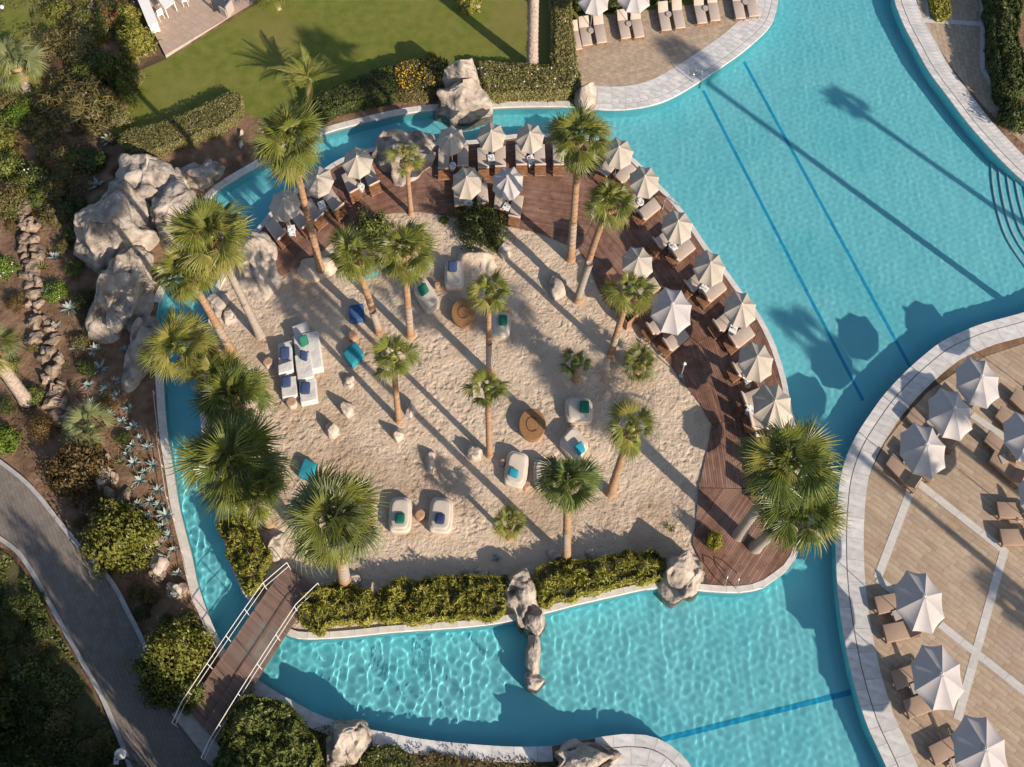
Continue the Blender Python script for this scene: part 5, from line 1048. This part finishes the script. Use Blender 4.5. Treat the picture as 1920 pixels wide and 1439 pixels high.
# white sofa group
def sofa(c4, h, label, zb=0.0, back=None):
    P = [np.array(G(x, y, h)) for x, y in c4]; c = sum(P)/4; t = thing('outdoor_sofa', label, 'sofa', (*c, 0), 'white covered sofas in a group')
    u, v = (P[1]-P[0]+P[2]-P[3])/2, (P[3]-P[0]+P[2]-P[1])/2; 
    def blk(nm, a0, a1, b0, b1, z0, z1, mat, r=.06):
        V, F = rbox(1, 1, 1, .07, 3); V = np.array(V); X = (a0+(V[:, 0]+.5)*(a1-a0)-.5); Y = (b0+(V[:, 1]+.5)*(b1-b0)-.5)
        V = np.c_[X[:, None]*u+Y[:, None]*v, z0+V[:, 2]*(z1-z0)]; V[:, 2] += .015*np.sin(V[:, 0]*11+V[:, 1]*7); mk(nm, V, F, mat, t, smooth=True)
    blk('base', 0, 1, 0, 1, 0, h*.55, m_sofa); blk('seat_cushion', .02, .98, .02, .98, h*.5, h, m_sofa)
    if back is not None: blk('back_cushion', *back, h*.9, h*1.55, m_sofa)
    return t
sofa([(548, 612), (574, 602), (582, 620), (551, 632)], .5, 'topmost white sofa block of the group')
sofa([(520, 645), (547, 636), (551, 698), (524, 706)], .5, 'left white lounge sofa of the group with a navy cushion', back=(0, 1, .72, 1))
sofa([(549, 628), (596, 618), (606, 690), (557, 700)], .55, 'largest white lounge sofa of the group with crumpled cover')
sofa([(553, 664), (580, 660), (590, 706), (556, 716)], .62, 'white sofa block in the middle of the group')
sofa([(526, 708), (556, 704), (558, 742), (528, 746)], .5, 'lower left white sofa block with a navy cushion')
sofa([(559, 712), (591, 706), (595, 750), (563, 757)], .5, 'lower right white sofa block with a navy cushion')
cushion(534, 663, .62, 18, .1, m_blue, 'navy cushion on the left white lounge sofa'); cushion(570, 640, .72, 16, .4, m_green, 'green cushion leaning on the largest white sofa', .8); cushion(570, 668, .8, 15, -.3, m_blue, 'navy cushion squeezed in the middle of the white sofas', .9)
cushion(537, 717, .62, 17, .1, m_blue, 'navy cushion on the lower left white sofa block'); cushion(573, 729, .62, 18, 0, m_blue, 'navy cushion on the lower right white sofa block')
# wooden bar by the sparse palm
bx, by = G(1163, 553, .5); t = thing('wooden_bar', 'brown wooden bar counter behind the sparse palm on the deck edge', 'bar', (bx, by, .05)); ab = along((1130, 520), (1186, 600))
for nm, c, d, m_ in [('counter_top', (0, 0, 1.06), (2.6, .62, .05), m_bar), ('front_panel', (0, -.26, .53), (2.5, .05, 1.0), m_bar), ('side_panel', (-1.25, 0, .53), (.05, .5, 1.0), m_bar), ('side_panel', (1.25, 0, .53), (.05, .5, 1.0), m_bar), ('shelf', (0, .02, .5), (2.4, .45, .04), m_bar)]:
    V, F = B().box(c, d).out(); mk(nm, bake(V, ab), F, m_, t)
for k in range(9):
    V, F = B().box((-1.12+k*.28, -.295, .53), (.25, .02, .96)).out(); mk('plank', bake(V, ab), F, m_bar, t)
bx, by = G(1176, 592, .4); t = thing('wooden_planter', 'open wooden box at the lower end of the bar', 'planter box', (bx, by, .05))
for (c, d) in [((0, -.45, .35), (1.0, .05, .7)), ((0, .45, .35), (1.0, .05, .7)), ((-.5, 0, .35), (.05, .95, .7)), ((.5, 0, .35), (.05, .95, .7))]: V, F = B().box(c, d).out(); mk('side_panel', bake(V, ab), F, m_bar, t)
V, F = B().box((0, 0, .45), (.95, .85, .1)).out(); mk('soil_fill', bake(V, ab), F, m_dark_soil, t)
# small shower post and figures on deck
x, y = G(1277, 706, .1); t = thing('shower_post', 'thin pale shower post standing in the umbrella shadow on the deck', 'shower', (x, y, .1))
mk('post', *B().cyl((0, 0, 0), .035, 1.5, 8).out(), m_metal, t); mk('shower_head', *B().cyl((0, 0, 1.5), .1, .12, 10, .05).out(), m_pvc, t); mk('foot_plate', *B().cyl((0, 0, 0), .14, .03, 12).out(), m_steel, t)
for (x, y, lab) in [(1087, 492, 'small sprinkler cross on sand beside the palm base'), (1109, 530, 'second small sprinkler near the leaning palm base')]:
    gx, gy = G(x, y); t = thing('sprinkler', lab, 'sprinkler', (gx, gy, 0)); mk('arm', *B().box((0, 0, .1), (.3, .04, .03), .5).box((0, 0, .131), (.26, .04, .03), 2.0).out(), m_pvc, t); mk('stake', *B().cyl((0, 0, -.05), .02, .16, 6).out(), m_pvc, t)
# ================================================================== BRIDGE
A, Bq, C_, D_ = (np.array(G(*p, .45)) for p in ((350, 1331), (408, 1395), (596, 1102), (537, 1058)))
t = thing('footbridge', 'brown timber footbridge crossing the west channel to the island', 'bridge', (*((A+C_)/2), 0)); o_ = (A+C_)/2
n = 92
for i in range(n):
    f0, f1 = i/n+.0008, (i+1)/n-.0008; arch = .16*math.sin(math.pi*(i+.5)/n)
    q = np.array([A+(D_-A)*f0, Bq+(C_-Bq)*f0, Bq+(C_-Bq)*f1, A+(D_-A)*f1]); m1, m2 = (q[0]+q[1])/2, (q[3]+q[2])/2; e1 = (q[1]-q[0]); e1 = e1/np.hypot(*e1)*.012
    for qq in (np.array([q[0], m1-e1, m2-e1, q[3]]), np.array([m1+e1, q[1], q[2], m2+e1])):
        c = qq.mean(0); V, F = piece(qq-c, 0, .04); mk('plank', V, F, m_bridge, t, (*(c-o_), .45+arch))
b = B()
for s in (.08, .5, .92):
    pts = [(*((A+(Bq-A)*s)*(1-f)+(D_+(C_-D_)*s)*f-o_), .28+.16*math.sin(math.pi*f)) for f in np.linspace(0, 1, 9)]; b.tube(pts, .09, 4)
mk('beam', *b.out(), m_shadegrey, t)
def handrail(label, pts, base_z, hz=1.12, top_r=.021, nm='handrail'):
    P = [np.array(G(x, y, base_z)) for x, y in pts]; c = P[0]; t = thing(nm, label, 'handrail', (*c, base_z)); L = [0]+list(np.cumsum([np.hypot(*(P[i+1]-P[i])) for i in range(len(P)-1)]))
    f = lambda s: np.array([np.interp(s, L, [p[0] for p in P]), np.interp(s, L, [p[1] for p in P])]); ar = lambda s: .16*math.sin(math.pi*min(max(s/L[-1], 0), 1))
    ss = sorted(set(list(np.linspace(0, L[-1], 16))+L))
    for z, nm2 in ((hz, 'top_rail'), (hz*.48, 'mid_rail')): mk(nm2, *B().tube([(*(f(s)-c), z+ar(s)) for s in ss], top_r if z == hz else top_r*.8, 6).out(), m_rail, t)
    for k in range(7):
        s = L[-1]*k/6; p = f(s)-c; mk('post', *B().tube([(*p, -.05), (*p, hz+ar(s))], .02, 6).out(), m_rail, t)
    return t
handrail('white double handrail on the upper left side of the footbridge', [(334, 1364), (352, 1326), (440, 1196), (500, 1108), (545, 1068)], .45)
handrail('white double handrail on the lower right side of the footbridge', [(388, 1428), (403, 1396), (470, 1290), (530, 1196), (562, 1146), (602, 1106)], .45)
V, F = piece(W([(325, 1342), (352, 1328), (412, 1398), (428, 1425), (415, 1450), (392, 1434), (380, 1412)]), .36, .4); struct(mk('landing_slab', V, F, m_conc))
# low rail along the garden side of the channel
fp = [(288, 735), (296, 806), (294, 822), (303, 872), (312, 932), (325, 973), (340, 1033), (350, 1080), (362, 1127), (390, 1187), (406, 1216)]
P = [np.array(G(x, y, .3)) for x, y in fp]; t = thing('rope_fence', 'thin pale low fence line between agaves and the west channel', 'fence', (*P[0], 0))
mk('rope', *B().tube([(*(p-P[0]), .42) for p in P], .02, 5).out(), m_rope, t)
for p in P: mk('post', *B().tube([(*(p-P[0]), -.05), (*(p-P[0]), .45)], .022, 5).out(), m_rope, t)
# ================================================================== LADDERS, LAMPS, SIGNS
def ladder(px, py, ang, label, wd=.6):
    x, y = G(px, py, .03); t = thing('pool_ladder', label, 'pool ladder', (x, y, .03))
    for s in (-1, 1):
        pts = [(s*wd/2, -.7, 0), (s*wd/2, -.66, .6), (s*wd/2, -.45, .86), (s*wd/2, -.1, .80), (s*wd/2, .12, .45), (s*wd/2, .15, -.2), (s*wd/2, .15, -1.2)]
        V, F = B().tube(pts, .026, 7).out(); o = mk('side_rail', rotz(V, ang), F, m_steel, t, smooth=True); o.cycles.is_caustics_receiver = True
    for k in range(3): V, F = B().box((0, .15, -.32-.28*k), (wd, .10, .03)).out(); mk('step', rotz(V, ang), F, m_dkmetal, t).cycles.is_caustics_receiver = True
    return t
ladder(1306, 150, math.atan2(*(np.array(G(1320, 172))-np.array(G(1306, 150)))[::-1])-math.pi/2, 'steel ladder dropping from the north terrace into the basin')
ladder(1262, 385, math.atan2(*(np.array(G(1275, 372))-np.array(G(1262, 385)))[::-1])-math.pi/2, 'steel ladder on the deck edge among the eastern parasols')
ladder(1369, 1098, math.atan2(*(np.array(G(1367, 1120))-np.array(G(1369, 1098)))[::-1])-math.pi/2, 'steel ladder at the south end of the deck')
x, y = G(262, 1434, 0); t = thing('street_lamp', 'globe lamp on a short post at the left kerb of the path', 'lamp', (x, y, .2))
mk('post', *B().cyl((0, 0, 0), .05, 2.6, 10).out(), m_dkmetal, t); V, F = superell(.27, .27, .27, 1, 1, 20, 12); g = mk('globe', V, F, m_globe, t, (0, 0, 2.8), True); mk('cap', *B().cyl((0, 0, .22), .16, .07, 16, .05).out(), m_metal, g)
x, y = G(236, 1434, 0); t = thing('path_sign', 'small white notice sign with a red mark beside the globe lamp', 'sign', (x, y, .15))
mk('post', *B().cyl((0, 0, 0), .03, 1.2, 8).out(), m_dkmetal, t); pn = mk('sign_board', *B().box((0, 0, 1.3), (.22, .42, .03), 0, .3).out(), m_sign, t); mk('red_mark', *B().cyl((0, 0, 1.318), .07, .006, 14).out(), m_signr, pn)
x, y = G(10, 26); t = thing('garden_lamp', 'small white ball garden lamp at the upper left corner', 'lamp', (x, y, 0)); mk('post', *B().cyl((0, 0, 0), .04, .5, 8).out(), m_dkmetal, t); V, F = superell(.15, .15, .15, 1, 1, 14, 8); mk('globe', V, F, m_globe, t, (0, 0, .6), True)
# ================================================================== PATIO FURNITURE
def chair(px, py, ang, label):
    x, y = G(px, py, .5); t = thing('patio_chair', label, 'chair', (x, y, .26)); 
    V, F = rbox(.46, .46, .05, .015); mk('seat', bake(V+np.array([0, 0, .42]), ang), F, m_pvc, t); V, F = rbox(.05, .44, .42, .015); mk('backrest', bake(V+np.array([.23, 0, .46]), ang), F, m_pvc, t)
    for sx in (-1, 1):
        for sy in (-1, 1): V, F = B().box((sx*.19, sy*.19, .21), (.03, .03, .42)).out(); mk('leg', bake(V, ang), F, m_pvc, t)
ap = along((255, 0), (289, 55))
chair(301, 30, ap, 'white patio chair at the near corner of the white table'); chair(348, 4, ap+2.6, 'white patio chair right of the white table')
x, y = G(311, 4, .8); t = thing('patio_table', 'white rectangular patio table by the white wall', 'table', (x, y, .26)); V, F = rbox(.9, 1.6, .05, .02); mk('table_top', bake(V+np.array([0, 0, .7]), ap+math.pi/2+.05), F, m_pvc, t)
for sx in (-1, 1):
    for sy in (-1, 1): V, F = B().box((sx*.4, sy*.72, .35), (.05, .05, .7)).out(); mk('leg', bake(V, ap+math.pi/2+.05), F, m_pvc, t)
x, y = G(405, 26); t = thing('pergola_post', 'thin dark timber post standing on the patio', 'post', (x, y, .26)); mk('shaft', *B().box((0, 0, 1.3), (.1, .1, 2.6)).out(), m_shadegrey, t); mk('foot', *B().box((0, 0, .03), (.2, .2, .06)).out(), m_dkmetal, t)
x, y = G(425, 17, .5); t = thing('armchair', 'grey upholstered armchair at the right of the patio', 'armchair', (x, y, .26))
for nm, c, d in [('seat', (0, 0, .0), (.7, .7, .42)), ('backrest', (.0, .36, .0), (.74, .16, .8)), ('arm', (-.38, 0, 0), (.12, .7, .58)), ('arm', (.38, 0, 0), (.12, .7, .58))]: V, F = rbox(*d, .04); mk(nm, bake(V+np.array(c), ap-1.2), F, m_greyt, t)

# ------------------------------------------------------------------ single out the look-alike plants that stand by something one can find
marks = [((190, 300), 'the long clipped olive hedge'), ((106, 292), 'the magenta bougainvillea'), ((136, 385), 'the dark rounded shrub by the boulders'), ((103, 547), 'the round shrub with white blossom'), ((215, 440), 'the tallest grey boulder'), ((268, 660), 'the narrow lower waterfall boulder'),
    ((172, 800), 'the pale garden fan palm'), ((142, 880), 'the bronze shrub'), ((216, 1002), 'the dense round tree beside the path'), ((330, 1110), 'the bare rock near the channel fence'), ((50, 752), 'the scaly trunk at the left edge'), ((320, 1225), 'the bushy tree before the bridge'),
    ((26, 118), 'the pale palm on the bare lawn'), ((135, 188), 'the largest feathery shrub'), ((262, 1434), 'the globe lamp'), ((-20, 1330), 'the left edge of the planting'), ((60, 1080), 'the upper bend of the left kerb'), ((78, 500), 'the yellow green yucca on the wall'), ((300, 740), 'the top of the channel fence'), ((345, 1080), 'the lower part of the channel fence'), ((278, 1030), 'the narrow ochre rock')]
for grp in ('scrub of the upper left garden', 'silver agaves in the rock garden', 'low shrubs of the left garden', 'shrubs in the shaded planting left of the path'):
    obs = [o for o in COL.objects if o.get('group') == grp and o.parent is None]; done = set(); kind = {'silver agaves in the rock garden': 'silver blue agave', 'low shrubs of the left garden': 'small low shrub', 'scrub of the upper left garden': 'olive scrub plant'}.get(grp, 'leafy shaded shrub')
    for mp_, nm in marks:
        p = np.array(G(*mp_)); o = min(obs, key=lambda o: math.hypot(o.location.x-p[0], o.location.y-p[1]))
        if o.name in done or math.hypot(o.location.x-p[0], o.location.y-p[1]) > 4: continue
        done.add(o.name); o['label'] = kind+' nearest to '+nm
